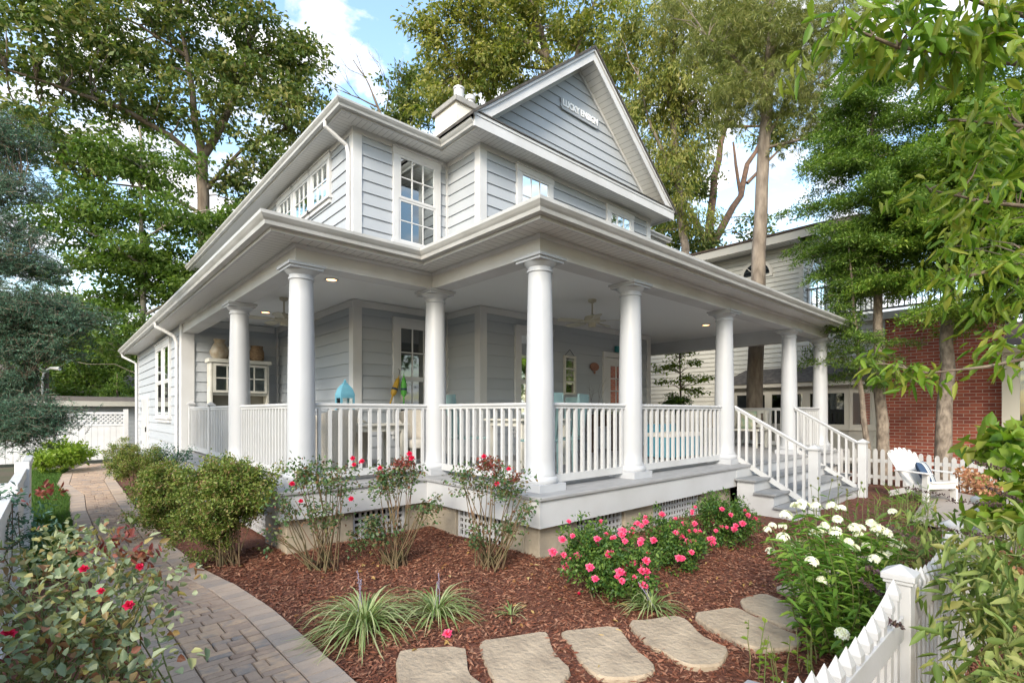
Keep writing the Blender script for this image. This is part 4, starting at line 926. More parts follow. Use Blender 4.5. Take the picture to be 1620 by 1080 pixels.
def pole(px, d, h, label):
    p = at(px, 652, d); r = empty('utility_pole', (p.x, p.y, 0), label, 'utility pole', 'utility poles beyond the side yard'); m = MB(); m.tube([(p.x,p.y,-0.2),(p.x,p.y,h)], [0.15,0.11], n=12); m.build('shaft', wood, r, smooth=True)
    m = MB(); m.tube([p+RT*-0.9+Vector((0,0,h-0.6-EYE)), p+RT*0.9+Vector((0,0,h-0.6-EYE))], 0.05, n=6); m.build('crossarm', wood, r); return r
pole(57, 24, 6.2, 'brown wooden utility pole left of the small street lamp'); pole(72, 25, 7.0, 'brown wooden utility pole just right of the street lamp post')
p = at(67, 652, 23); lr = empty('street_lamp', (p.x,p.y,0), 'slim pale street lamp with a curved arm between two wooden poles', 'street lamp'); m = MB()
lm = mat('lamp_metal', (0.55,0.55,0.52), 0.4); hgt = 1.56+70/802*23
m.tube([(p.x,p.y,-0.2),(p.x,p.y,hgt-0.5)] + [tuple(Vector((p.x,p.y,hgt-0.5))+RT*(0.45*(1-math.cos(t)))+Vector((0,0,0.5*math.sin(t)))) for t in (0.5,1.0,1.4)], 0.04, n=8); m.build('post', lm, lr, smooth=True)
q = Vector((p.x,p.y,hgt))+RT*0.55; m = MB(); m.tube([q-RT*0.2, q+RT*0.25+Vector((0,0,-0.03))], [0.05,0.09], n=8); m.build('lamp_head', lm, lr, smooth=True)

# ------------------------------------------------------------------ things on the porch and in the garden
PFZ = 0.72
aqua = mat('aqua_paint', (0.22,0.34,0.345), 0.55, (0.18,0.28,0.29), 4); teal = mat('teal_paint', (0.02,0.20,0.22), 0.5); turq = mat('turquoise_paint', (0.05,0.24,0.33), 0.5, (0.04,0.20,0.28), 5)
lblue = mat('lantern_blue', (0.13,0.34,0.44), 0.5, (0.10,0.29,0.39), 6); cream = mat('cream_wicker', (0.58,0.54,0.47), 0.7, (0.50,0.46,0.40), 60, 0.4, 90); cloth = mat('cushion_cloth', (0.62,0.60,0.55), 0.9, (0.55,0.52,0.47), 10)
antique = mat('antique_white', (0.62,0.61,0.56), 0.6, (0.50,0.49,0.44), 5); clearg = glass('clear_glass', (0.85,0.9,0.9), 0.05, 0.1)
# tub chairs with high rounded backs
def tub_chair(x, y, rz, label):
    r = empty('tub_chair', (x, y, PFZ), label, 'chair', 'cream tub chairs round the porch table'); n = 22; m = MB(); b = 0; P = []
    for i in range(n+1):
        a = math.pi*(0.5-0.72) + math.pi*1.44*i/n; t = abs(2*i/n-1); h = 0.60+0.28*(math.cos(t*math.pi/2)**0.7 if t < 1 else 0)
        for rr, z in ((0.25,0.10),(0.30,0.40),(0.345,h),(0.315,h+0.005),(0.27,0.42),(0.22,0.12)): P.append((x+rr*math.cos(a), y+rr*math.sin(a), PFZ+z))
    F_ = []
    for i in range(n):
        for j in range(6): j2 = (j+1) % 6; F_.append((i*6+j, (i+1)*6+j, (i+1)*6+j2, i*6+j2))
    F_ += [tuple(range(6))[::-1], tuple(n*6+j for j in range(6))]
    m.add(P, F_); m.build('back', cream, r, smooth=True)
    m = MB(); m.lathe([(0.20,PFZ+0.30),(0.26,PFZ+0.31),(0.275,PFZ+0.37),(0.255,PFZ+0.43),(0.10,PFZ+0.45)], x, y, 24); m.build('seat', cloth, r, smooth=True)
    for k in range(4):
        a = math.pi/4+math.pi/2*k; m = MB(); m.tube([(x+0.2*math.cos(a),y+0.2*math.sin(a),PFZ+0.31),(x+0.24*math.cos(a),y+0.24*math.sin(a),PFZ)], [0.02,0.016], n=8); m.build('leg', antique, r)
    r.rotation_euler.z = rz; return r
tub_chair(2.72, 6.62, R(200), 'cream high backed tub chair nearest the front left column'); tub_chair(3.45, 7.55, R(80), 'cream tub chair behind the small white table, back to the corner of the house'); tub_chair(4.15, 6.75, R(-20), 'cream tub chair at the right end of the small white table')
def table(x, y, sx, sy, h, label, m_, name='porch_table', leg=0.03):
    r = empty(name, (x, y, PFZ), label, 'table'); m = MB(); m.box(x-sx/2,x+sx/2,y-sy/2,y+sy/2,PFZ+h-0.03,PFZ+h); m.build('tabletop', m_, r, bevel=0.004)
    m = MB(); m.box(x-sx/2+0.06,x+sx/2-0.06,y-sy/2+0.06,y+sy/2-0.06,PFZ+h-0.11,PFZ+h-0.031); m.build('apron', m_, r)
    for a in (-1,1):
        for b in (-1,1): X, Y = x+a*(sx/2-0.08), y+b*(sy/2-0.08); m = MB(); m.box(X-leg,X+leg,Y-leg,Y+leg,PFZ,PFZ+h-0.11); m.build('leg', m_, r)
    return r
table(3.38, 6.85, 0.95, 0.7, 0.68, 'white wooden table holding the blue lantern behind the porch rail', antique)
# lantern
lx, ly, lz = 3.02, 6.86, PFZ+0.68
w_ = 0.10
L = empty('lantern', (lx, ly, lz), 'sky blue metal candle lantern with a domed top on the white table', 'lantern'); m = MB()
m.box(lx-w_,lx+w_,ly-w_,ly+w_,lz,lz+0.03); m.box(lx-w_,lx+w_,ly-w_,ly+w_,lz+0.36,lz+0.39)
for a in (-1,1):
    for b in (-1,1): m.box(lx+a*w_-0.012*(a>0)*2+0.0,lx+a*w_+0.024*(a<0)*1.0,ly+b*w_-0.024*(b>0),ly+b*w_+0.024*(b<0),lz+0.03,lz+0.36)
m.build('frame', lblue, L); m = MB(); m.lathe([(w_*1.45,lz+0.39),(w_*1.40,lz+0.42),(w_*1.05,lz+0.50),(w_*0.6,lz+0.545),(0.045,lz+0.55),(0.045,lz+0.57),(0.02,lz+0.575),(0.022,lz+0.60),(0.0,lz+0.63)], lx, ly, 4)
for i, v_ in enumerate(m.v): dx_, dy_ = v_[0]-lx, v_[1]-ly; c_ = math.cos(math.pi/4); m.v[i] = (lx+dx_*c_-dy_*c_, ly+dx_*c_+dy_*c_, v_[2])
m.build('hood', lblue, L); m = MB(); m.lathe([(0.04,lz+0.03),(0.04,lz+0.2),(0.0,lz+0.205)], lx, ly, 16); m.build('candle', cloth, L, smooth=True)
m = MB(); m.box(lx-w_+0.02,lx+w_-0.02,ly-w_+0.008,ly-w_+0.011,lz+0.03,lz+0.36); m.box(lx-w_+0.008,lx-w_+0.011,ly-w_+0.02,ly+w_-0.02,lz+0.03,lz+0.36); m.build('pane', clearg, L)
# aqua dining chairs
def aqua_chair(x, y, rz, label):
    r = empty('dining_chair', (x, y, PFZ), label, 'chair', 'aqua chairs round the porch dining table')
    for a in (-1,1): m = MB(); m.beam((x+a*0.19,y-0.2,PFZ),(x+a*0.19,y-0.2,PFZ+0.43),0.04,0.04); m.build('leg', aqua, r); m = MB(); m.tube([(x+a*0.19,y+0.2,PFZ),(x+a*0.19,y+0.19,PFZ+0.45),(x+a*0.19,y+0.29,PFZ+1.08)], 0.022, n=6); m.build('leg', aqua, r)
    m = MB(); m.box(x-0.22,x+0.22,y-0.23,y+0.21,PFZ+0.43,PFZ+0.46); m.build('seat', aqua, r, bevel=0.006)
    m = MB()
    m.beam((x-0.2,y+0.285,PFZ+1.03),(x+0.2,y+0.285,PFZ+1.03),0.03,0.16)
    for k in range(4): X = x-0.13+k*0.087; m.beam((X,y+0.20,PFZ+0.5),(X,y+0.275,PFZ+0.96),0.05,0.014,up=(1,0,0))
    m.build('backrest', aqua, r); r.rotation_euler.z = rz
aqua_chair(4.78, 6.35, R(75), 'aqua slat back chair left of the white porch dining table'); aqua_chair(5.02, 5.02, R(172), 'aqua chair with a broad top rail just left of the front corner column'); aqua_chair(5.72, 5.15, R(200), 'aqua chair showing just right of the front corner column')
aqua_chair(6.6, 5.9, R(-80), 'aqua chair on the far side of the dining table near the wall mirror')
table(5.65, 5.9, 1.1, 0.9, 0.74, 'white scalloped dining table between the aqua chairs', antique, 'dining_table')
# blue bench, white seat pad
def box_thing(name, label, cat, parts, loc):
    r = empty(name, loc, label, cat)
    for nm, mm, boxes in parts:
        m = MB()
        for b in boxes: m.box(*b)
        m.build(nm, mm, r, bevel=0.006)
    return r
box_thing('storage_bench', 'turquoise storage bench with a pale seat pad behind the right hand porch rail', 'bench',
  [('box', turq, [(8.0,9.05,4.75,5.25,PFZ+0.04,PFZ+0.40)]), ('seat_pad', cloth, [(7.98,9.07,4.73,5.27,PFZ+0.401,PFZ+0.47)]), ('backrest', turq, [(8.0,9.05,5.25,5.29,PFZ+0.2,PFZ+0.62)])], (8.5,5,PFZ))
box_thing('porch_bench', 'white slatted porch bench with patterned cushions right of the steps', 'bench',
  [('seat', antique, [(12.1,12.65,4.9+i*0.0,6.6,PFZ+0.40,PFZ+0.44) for i in range(1)]), ('backrest', antique, [(12.66,12.70,4.9,6.6,PFZ+0.82,PFZ+0.90),(12.66,12.70,4.9,6.6,PFZ+0.48,PFZ+0.54)]+[(12.67,12.69,4.95+0.14*i,5.03+0.14*i,PFZ+0.54,PFZ+0.82) for i in range(12)]),
   ('leg', antique, [(12.12,12.18,4.95,5.01,PFZ,PFZ+0.40)]), ('leg', antique, [(12.12,12.18,6.5,6.56,PFZ,PFZ+0.40)]), ('leg', antique, [(12.62,12.7,4.92,4.98,PFZ,PFZ+0.9)]), ('leg', antique, [(12.62,12.7,6.52,6.58,PFZ,PFZ+0.9)])], (12.4,5.7,PFZ))
pill = mat('pillow_pattern', (0.50,0.45,0.33), 0.9, (0.22,0.33,0.24), 9)
def pillow(name, label, c, n, s, th, mm, tilt=0.25):
    P = []; k = 12; c = Vector(c); n = Vector(n).normalized(); t = n.cross(Vector((0,0,1))).normalized(); u = (Vector((0,0,1))-n*tilt).normalized()
    for sg in (1,-1):
        for i in range(k+1):
            for j in range(k+1):
                a, b = 2*i/k-1, 2*j/k-1; h = ((1-a**4)*(1-b**4))**0.5*th/2; q = 1-0.06*(1-abs(a))*(abs(b) > 0.9)-0.0
                P.append(c+t*a*s/2*q+u*b*s/2*(1-0.07*(1-abs(a))**0.5*0)+n*h*sg)
    F_ = []; o = (k+1)**2
    for i in range(k):
        for j in range(k): q = i*(k+1)+j; F_ += [(q,q+k+1,q+k+2,q+1),(o+q,o+q+1,o+q+k+2,o+q+k+1)]
    m = MB(); m.add(P, F_); o_ = m.build(name, mm, loc=tuple(c), smooth=True); return tag(o_, label, 'cushion')
pillow('cushion', 'green and beige patterned cushion leaning on the porch bench', (12.52,5.35,PFZ+0.66), (-1,0,0.25), 0.44, 0.16, pill); pillow('cushion', 'plain tan cushion at the far end of the porch bench', (12.52,6.2,PFZ+0.65), (-1,0,0.25), 0.42, 0.16, mat('pillow_tan', (0.45,0.33,0.2), 0.9))
# ceiling fans
def fan(x, y, a0, label):
    r = empty('ceiling_fan', (x, y, 3.55), label, 'ceiling fan', 'cream ceiling fans under the porch'); m = MB(); m.lathe([(0.075,3.549),(0.07,3.51),(0.03,3.49),(0.014,3.48),(0.014,3.30),(0.04,3.28),(0.13,3.25),(0.145,3.20),(0.13,3.15),(0.07,3.13),(0.065,3.07),(0.0,3.06)], x, y, 28); m.build('motor', fanm, r, smooth=True)
    for k in range(5):
        a = a0+2*math.pi*k/5; d = Vector((math.cos(a), math.sin(a), 0)); s = Vector((-d.y, d.x, 0.18)).normalized(); c = Vector((x,y,3.165)); m = MB()
        m.tube([c+d*0.10, c+d*0.24], 0.014, n=6); P = []
        prof_ = [(0.20,0.045),(0.26,0.065),(0.50,0.075),(0.62,0.07),(0.66,0.04)]
        for sg in (0.004,-0.004):
            for q, w2 in prof_: P += [c+d*q-s*w2+Vector((0,0,sg)), c+d*q+s*w2+Vector((0,0,sg))]
        K = len(prof_); F_ = [(2*i,2*i+1,2*i+3,2*i+2) for i in range(K-1)]+[(2*K+2*i,2*K+2*i+2,2*K+2*i+3,2*K+2*i+1) for i in range(K-1)]+[(2*i,2*i+2,2*K+2*i+2,2*K+2*i) for i in range(K-1)]+[(2*i+1,2*K+2*i+1,2*K+2*i+3,2*i+3) for i in range(K-1)]+[(0,2*K,2*K+1,1),(2*K-2,2*K-1,4*K-1,4*K-2)]
        m.add(P, F_); m.build('blade', fanm, r)
fan(7.05, 5.71, R(12), 'cream five bladed ceiling fan between the front columns'); fan(2.95, 9.2, R(25), 'cream ceiling fan hanging behind the left column over the side porch')
# wall mirror, plaque, teal board, buoys
mir = mat('mirror_glass', (0.75,0.8,0.75), 0.03, metal=1.0); F4b = frame((0,7.385),(1,7.385),(0,-1))
M_ = empty('mirror', (8.33,7.35,1.94), 'narrow white three pane mirror hung by a cord on the grey wall', 'mirror'); m = MB()
m.obox(F4b,8.14,8.19,1.94,2.79,0,0.035); m.obox(F4b,8.48,8.53,1.94,2.79,0,0.035)
for z in (1.94,2.21,2.49,2.74): m.obox(F4b,8.19,8.48,z,z+(0.05 if z in (1.94,2.74) else 0.03),0,0.033)
m.build('frame', antique, M_); m = MB(); m.obox(F4b,8.19,8.48,1.99,2.74,0.003,0.012); m.build('mirror_glass', mir, M_)
m = MB(); m.tube([F4b(8.18,2.79,0.01),F4b(8.335,2.93,0.012),F4b(8.49,2.79,0.01)],0.006,n=5); m.build('cord', screenm, M_)
copper = mat('plaque_copper', (0.30,0.15,0.10), 0.5, (0.22,0.10,0.07), 8); m = MB(); P = [(9.16+0.155*math.cos(t), 2.60+0.095*math.sin(t)+0) for t in np.linspace(0,6.283,25)[:-1]]; prismV(m, P, 7.34, 7.365); prismV(m, [(9.13,2.50),(9.20,2.50),(9.19,2.44),(9.14,2.44)], 7.345, 7.36)
tag(m.build('wall_plaque', copper, loc=(9.16,7.36,2.6), bevel=0.004), 'small coppery oval plaque on the grey wall right of the mirror', 'plaque')
m = MB(); m.box(9.92,10.42,7.30,7.36,3.0,3.14); tag(m.build('sign_board', teal, loc=(10.17,7.33,3.0), bevel=0.003), 'plain teal board fixed above the glazed front door', 'sign')
def buoy(x, y, z, lean, c, label):
    r = empty('buoy', (x,y,z), label, 'buoy', 'painted lobster buoys hanging by the window'); d = Vector((lean,-0.05,-1)).normalized()
    pr = [(0,0.008),(0.05,0.012),(0.07,0.03),(0.16,0.048),(0.26,0.056),(0.30,0.056),(0.36,0.052),(0.40,0.03),(0.41,0.014)]
    m = MB(); m.tube([Vector((x,y,z))+d*a for a, _ in pr], [b for _, b in pr], n=16); m.build('float', c, r, smooth=True)
    m = MB(); m.tube([Vector((x,y,z))+d*0.255, Vector((x,y,z))+d*0.295], 0.0585, n=16); m.build('painted_band', mat('navy_band', (0.01,0.03,0.08), 0.6), r, smooth=True)
    m = MB(); m.tube([Vector((x,y,z))+d*0.41, Vector((x,y,z))+d*0.60], 0.014, n=8); m.build('spindle', c, r, smooth=True); m = MB(); m.tube([Vector((x,y,z)), Vector((x+0.01,y,z+0.10)), Vector((x+0.01,8.42,z+0.13))], 0.005, n=5); m.build('cord', screenm, r)
buoy(4.72, 8.36, 2.24, -0.38, mat('buoy_yellow', (0.50,0.30,0.03), 0.5), 'yellow and orange buoy with a dark band hanging beside the window'); buoy(4.80, 8.33, 2.26, -0.03, mat('buoy_green', (0.12,0.48,0.07), 0.5), 'bright green buoy with a dark band hanging beside the window')
# wind chime by the column
tag(box_thing('wind_chime', 'slim dark wind chime hanging from the porch ceiling near the right hand columns', 'wind chime', [('top_disc', screenm, [(10.86,10.94,4.98,5.06,3.10,3.12)])]+[('tube', screenm, [(10.87+0.03*i,10.88+0.03*i,5.0+0.02*(i%2),5.01+0.02*(i%2),2.75+0.05*i,3.10)]) for i in range(3)]+[('cord', screenm, [(10.898,10.902,5.018,5.022,3.12,3.55)])], (10.9,5.02,3.55)))
# hutch at the end of the side porch
HX0, HX1, HY = 2.42, 3.58, 12.50
Hc = empty('hutch', ((HX0+HX1)/2, HY-0.2, PFZ), 'worn white hutch with glazed upper doors against the end wall of the side porch', 'cabinet'); m = MB()
m.box(HX0,HX0+0.04,HY-0.34,HY,PFZ+0.86,2.62); m.box(HX1-0.04,HX1,HY-0.34,HY,PFZ+0.86,2.62); m.box(HX0-0.04,HX1+0.04,HY-0.38,HY,2.62,2.70); m.box(HX0+0.04,HX1-0.04,HY-0.30,HY,1.93,1.97); m.box(HX0-0.02,HX1+0.02,HY-0.48,HY,PFZ+0.82,PFZ+0.86); m.box(HX0,HX1,HY-0.45,HY,PFZ+0.06,PFZ+0.82); m.build('carcass', antique, Hc, bevel=0.004)
m = MB(); m.box(HX0+0.04,HX1-0.04,HY-0.03,HY-0.01,PFZ+0.87,2.61); m.build('back_panel', mat('hutch_back', (0.20,0.19,0.16), 0.8), Hc)
for k in range(2):
    a = HX0+0.05+k*0.535; b = a+0.525; m = MB(); m.box(a,a+0.05,HY-0.36,HY-0.33,1.98,2.60); m.box(b-0.05,b,HY-0.36,HY-0.33,1.98,2.60); m.box(a+0.05,b-0.05,HY-0.36,HY-0.33,1.98,2.03); m.box(a+0.05,b-0.05,HY-0.36,HY-0.33,2.55,2.60); m.box((a+b)/2-0.012,(a+b)/2+0.012,HY-0.357,HY-0.333,2.03,2.55); m.box(a+0.05,b-0.05,HY-0.356,HY-0.334,2.28,2.304)
    dr = m.build('door', antique, Hc); m = MB(); m.box(a+0.05,b-0.05,HY-0.347,HY-0.343,2.03,2.55); m.build('pane', clearg, dr)
    m = MB(); m.box(a+0.03,b-0.03,HY-0.47,HY-0.451,PFZ+0.12,PFZ+0.78); m.build('door', antique, Hc)
wick = mat('wicker_brown', (0.16,0.10,0.06), 0.8, (0.28,0.19,0.11), 30, 0.5, 60)
m = MB(); x, y, z = 2.62, HY-0.2, 2.70; m.lathe([(0.10,z),(0.16,z+0.05),(0.19,z+0.16),(0.13,z+0.30),(0.09,z+0.36),(0.12,z+0.42),(0.10,z+0.42),(0.07,z+0.36)], x, y, 24); tag(m.build('jug', mat('jug_glaze', (0.42,0.38,0.30), 0.4, (0.30,0.22,0.14), 9), loc=(x,y,z), smooth=True), 'tall cream and brown jug on the left end of the hutch top', 'jug')
m = MB(); x = 2.86; m.box(x-0.09,x+0.09,y-0.12,y+0.1,z,z+0.24); m.box(x-0.10,x+0.10,y-0.13,y+0.11,z+0.24,z+0.27); tag(m.build('tin', antique, loc=(x,y,z), bevel=0.01), 'square white tin standing beside the jug on the hutch', 'tin')
m = MB(); x = 3.36; m.lathe([(0.12,z),(0.15,z+0.06),(0.15,z+0.2),(0.12,z+0.3),(0.13,z+0.34)], x, y, 20); tag(m.build('basket', wick, loc=(x,y,z), smooth=True), 'dark wicker basket on the right end of the hutch top', 'basket')
# adirondack chair
awhite = mat('armchair_paint', (0.74,0.735,0.72), 0.45, (0.68,0.67,0.65), 4)
ax, ay = 11.15, 1.75
AC = empty('garden_armchair', (ax, ay, 0.06), 'white slatted garden armchair with a fan back in front of the low picket fence', 'chair')
def ap(p): return (ax+p[0], ay+p[1], 0.06+p[2])      # local: seat faces -y
for a in (-1,1):
    m = MB(); m.box(ax+a*0.31-0.02,ax+a*0.31+0.02,ay-0.40,ay-0.28,0.05,0.60); m.build('leg', awhite, AC)
    m = MB(); m.beam(ap((a*0.27,-0.38,0.33)), ap((a*0.27,0.52,0.04)), 0.025, 0.11); m.build('leg', awhite, AC)
    m = MB(); m.box(ax+a*0.34-0.075,ax+a*0.34+0.075,ay-0.46,ay+0.24,0.60,0.622); m.build('armrest', awhite, AC, bevel=0.01)
for k in range(6): y_ = -0.40+0.095*k; m = MB(); m.beam(ap((-0.27,y_,0.385-0.30*(y_+0.4))), ap((0.27,y_,0.385-0.30*(y_+0.4))), 0.085, 0.02); m.build('seat_slat', awhite, AC)
m = MB(); m.box(ax-0.29,ax+0.29,ay-0.405,ay-0.38,0.32,0.43); m.build('apron', awhite, AC)
for k in range(7):
    t = (k-3)/3; top = 0.99-0.10*t*t; b0 = Vector(ap((t*0.20,0.13,0.24))); b1 = Vector(ap((t*0.30,0.13+0.42*(top-0.24)/0.75,top-0.04))); m = MB(); m.beam(b0, b1, 0.078, 0.018, up=(0,1,0.4)); dd_ = (b1-b0).normalized()
    m.beam(b1, b1+dd_*0.03, 0.05, 0.018, up=(0,1,0.4)); m.build('back_slat', awhite, AC)
m = MB(); m.beam(ap((-0.36,0.28,0.54)), ap((0.36,0.28,0.54)), 0.06, 0.025); m.build('back_rail', awhite, AC)
AC.rotation_euler.z = R(-35); AC.scale = (0.86, 0.86, 0.88)
stripe = bpy.data.materials.new('cushion_stripe'); stripe.use_nodes = True; t = stripe.node_tree; bs = t.nodes['Principled BSDF']; bs.inputs['Roughness'].default_value = 0.9
g_ = t.nodes.new('ShaderNodeTexCoord'); s_ = t.nodes.new('ShaderNodeSeparateXYZ'); t.links.new(g_.outputs['Object'], s_.inputs[0]); mr = t.nodes.new('ShaderNodeMapRange'); mr.inputs[1].default_value = -0.18; mr.inputs[2].default_value = 0.18; t.links.new(s_.outputs[0], mr.inputs[0])
cr = t.nodes.new('ShaderNodeValToRGB'); cr.color_ramp.interpolation = 'CONSTANT'; E = cr.color_ramp.elements; E[0].color = (0.03,0.06,0.12,1); E[1].position = 0.15; E[1].color = (0.62,0.62,0.6,1)
for p_, c_ in ((0.35,(0.12,0.24,0.33)),(0.45,(0.6,0.6,0.58)),(0.6,(0.03,0.055,0.11)),(0.8,(0.6,0.6,0.58)),(0.9,(0.03,0.06,0.12))): e = E.new(p_); e.color = col(c_)
t.links.new(mr.outputs[0], cr.inputs[0]); t.links.new(cr.outputs[0], bs.inputs['Base Color'])
pillow('cushion', 'navy and white striped cushion on the white garden armchair', (ax+0.04,ay-0.02,0.50), (-0.05,-1,0.35), 0.44, 0.14, stripe, 0.4)
# planter with ferns by the wall
pot = mat('pot_dark', (0.06,0.035,0.025), 0.7); m = MB(); x, y = 8.75, 6.75
PL = empty('planter', (x,y,PFZ), 'dark planter trough on a stand full of ferns and twigs against the grey wall', 'planter'); m.box(x-0.45,x+0.45,y-0.13,y+0.13,PFZ+0.55,PFZ+0.80); m.build('trough', pot, PL, bevel=0.01)
for a in (-1,1): m = MB(); m.box(x+a*0.38-0.02,x+a*0.38+0.02,y-0.1,y+0.1,PFZ,PFZ+0.55); m.build('leg', pot, PL)
PLxy = (x, y)
# hose, stone, dead wood
hoseg = mat('hose_green', (0.01,0.10,0.04), 0.4)

# ------------------------------------------------------------------ vegetation
bark = mat('bark_brown', (0.10,0.075,0.055), 0.95, (0.20,0.16,0.12), 7, 0.9, 18, stretch=(1,1,0.25))
barkp = mat('bark_pine', (0.15,0.12,0.095), 0.95, (0.28,0.235,0.19), 9, 1.0, 22, stretch=(1,1,0.3))
barkg = mat('bark_grey', (0.12,0.095,0.075), 0.95, (0.30,0.25,0.20), 14, 1.0, 30, stretch=(1,1,0.5))
barkl = mat('bark_pale', (0.34,0.30,0.24), 0.9, (0.22,0.19,0.15), 6, 0.4, 20)
cane = mat('rose_cane', (0.10,0.095,0.04), 0.8, (0.17,0.10,0.06), 9); stemg = mat('green_stem', (0.12,0.18,0.04), 0.7, (0.17,0.16,0.06), 8)
L_oak = island('oak_leaf', [(0.05,0.085,0.022),(0.09,0.145,0.035),(0.15,0.19,0.055),(0.25,0.24,0.085)], 0.5, 0.30, nvar=0.5, nscale=0.35)
L_beech = island('beech_leaf', [(0.05,0.105,0.018),(0.10,0.17,0.03),(0.17,0.235,0.055)], 0.5, 0.35, nvar=0.5, nscale=0.5)
L_willow = island('willow_oak_leaf', [(0.08,0.12,0.025),(0.16,0.19,0.04),(0.27,0.275,0.075),(0.34,0.31,0.10)], 0.5, 0.4, nvar=0.6, nscale=0.45)
L_spruce = island('spruce_needle', [(0.03,0.085,0.048),(0.07,0.16,0.105),(0.16,0.27,0.18)], 0.6, 0.1, nvar=0.4, nscale=1.5)
L_hem = island('hemlock_spray', [(0.05,0.105,0.018),(0.10,0.18,0.03),(0.19,0.27,0.05)], 0.5, 0.3, nvar=0.5, nscale=1.2)
L_hem2 = island('cypress_spray', [(0.06,0.14,0.018),(0.14,0.235,0.03),(0.26,0.34,0.055)], 0.5, 0.35, nvar=0.5, nscale=1.2)
L_pine = island('pine_needle', [(0.10,0.14,0.035),(0.19,0.22,0.06),(0.34,0.33,0.13)], 0.5, 0.25, nvar=0.5, nscale=0.8)
L_cherry = island('cherry_leaf', [(0.06,0.13,0.015),(0.12,0.22,0.022),(0.21,0.31,0.04),(0.16,0.20,0.03),(0.28,0.30,0.05)], 0.4, 0.45)
L_hedge = island('hedge_leaf', [(0.07,0.12,0.025),(0.14,0.205,0.04),(0.25,0.30,0.075),(0.27,0.17,0.10)], 0.45, 0.3, nvar=0.4, nscale=5)
L_rose = island('rose_leaf', [(0.038,0.090,0.033),(0.068,0.135,0.053),(0.135,0.195,0.075),(0.195,0.075,0.053)], 0.4, 0.25)
L_rosefg = island('rose_leaf_blue', [(0.11,0.155,0.085),(0.20,0.255,0.145),(0.33,0.37,0.23),(0.30,0.29,0.10),(0.24,0.09,0.06)], 0.42, 0.25)
L_rosered = island('rose_leaf_red', [(0.135,0.030,0.030),(0.240,0.060,0.045),(0.135,0.090,0.045)], 0.4, 0.25)
L_azal = island('azalea_leaf', [(0.030,0.083,0.024),(0.075,0.150,0.033),(0.150,0.240,0.045)], 0.4, 0.25, nvar=0.3, nscale=6)
L_lir = island('liriope_leaf', [(0.115,0.196,0.057),(0.276,0.345,0.138),(0.460,0.483,0.276)], 0.5, 0.25)
L_phlox = island('phlox_leaf', [(0.068,0.149,0.020),(0.121,0.230,0.034),(0.216,0.324,0.054)], 0.45, 0.35)
L_budd = island('buddleia_leaf', [(0.07,0.12,0.025),(0.13,0.19,0.045),(0.22,0.27,0.08),(0.27,0.26,0.09)], 0.55, 0.3)
L_lime = island('lime_leaf', [(0.10,0.18,0.015),(0.18,0.27,0.03),(0.25,0.33,0.05)], 0.5, 0.35)
pinkm = island('pink_petal', [(0.66,0.05,0.17),(0.80,0.10,0.27),(0.88,0.22,0.38)], 0.5, 0.3)
redm = island('red_petal', [(0.52,0.015,0.06),(0.72,0.03,0.12)], 0.5, 0.25)
whitem = island('white_petal', [(0.75,0.75,0.68),(0.85,0.84,0.80)], 0.5, 0.3)
dryh = island('dry_floret', [(0.30,0.13,0.07),(0.42,0.20,0.12),(0.48,0.30,0.16)], 0.8, 0.2)
spikem = island('faded_spike', [(0.045,0.03,0.025),(0.09,0.06,0.045),(0.08,0.05,0.07)], 0.9)
def P3(px, py, d): return tuple(at(px, py, d))
def base_of(px, d): p = at(px, 652, d); return (p.x, p.y, -0.1)
def E(px, py, d, rx, ry, n, rd=None): # ellipsoid of clumps seen at a pixel; radii in metres (across, up)
    return (P3(px, py, d), (rx, rx if rd is None else rd, ry), n)
def limb(px_list, r0, r1): return ([P3(*p) for p in px_list], r0, r1)

crown_tree('oak_tree', 'tall spreading oak with a dark forked trunk behind the left end of the house', 'tree', base_of(330, 24),
  [([base_of(330,24), P3(328,440,24), P3(322,340,24), P3(320,250,24)], 0.36, 0.24), limb([(320,250,24),(306,170,24),(296,90,23.5),(280,20,23)], 0.20, 0.06), limb([(320,250,24),(350,200,24),(380,140,24.5),(400,60,25),(420,-20,25)], 0.19, 0.06),
   limb([(320,260,24),(270,215,23),(190,170,22),(100,140,21),(10,110,20)], 0.15, 0.04), limb([(326,300,24),(380,240,24.5),(450,205,25)], 0.10, 0.04), limb([(296,90,23.5),(220,40,23),(140,0,22)], 0.09, 0.03), limb([(322,340,24),(250,300,23),(170,290,22)], 0.09, 0.03)],
  [E(300,40,24,3.2,2.0,24), E(180,60,23,3.0,2.0,22), E(60,90,21,2.6,2.2,20), E(410,70,25,2.4,2.2,20), E(455,180,25,2.0,1.4,12), E(470,110,25,1.6,1.2,7), E(90,210,21,2.4,1.2,12), E(250,180,23,2.6,1.2,12), E(350,150,24,1.8,1.6,10), E(395,310,25,1.6,1.6,10), E(0,0,21,3,2,12), E(430,260,25,1.6,1.2,7), E(170,270,22,2.2,1.0,9)],
  (0.25,0.13), L_oak, bark, clump_n=210, clump_r=0.80, sub=8, sig=0.22, twig_r=0.025, droop=0.35)
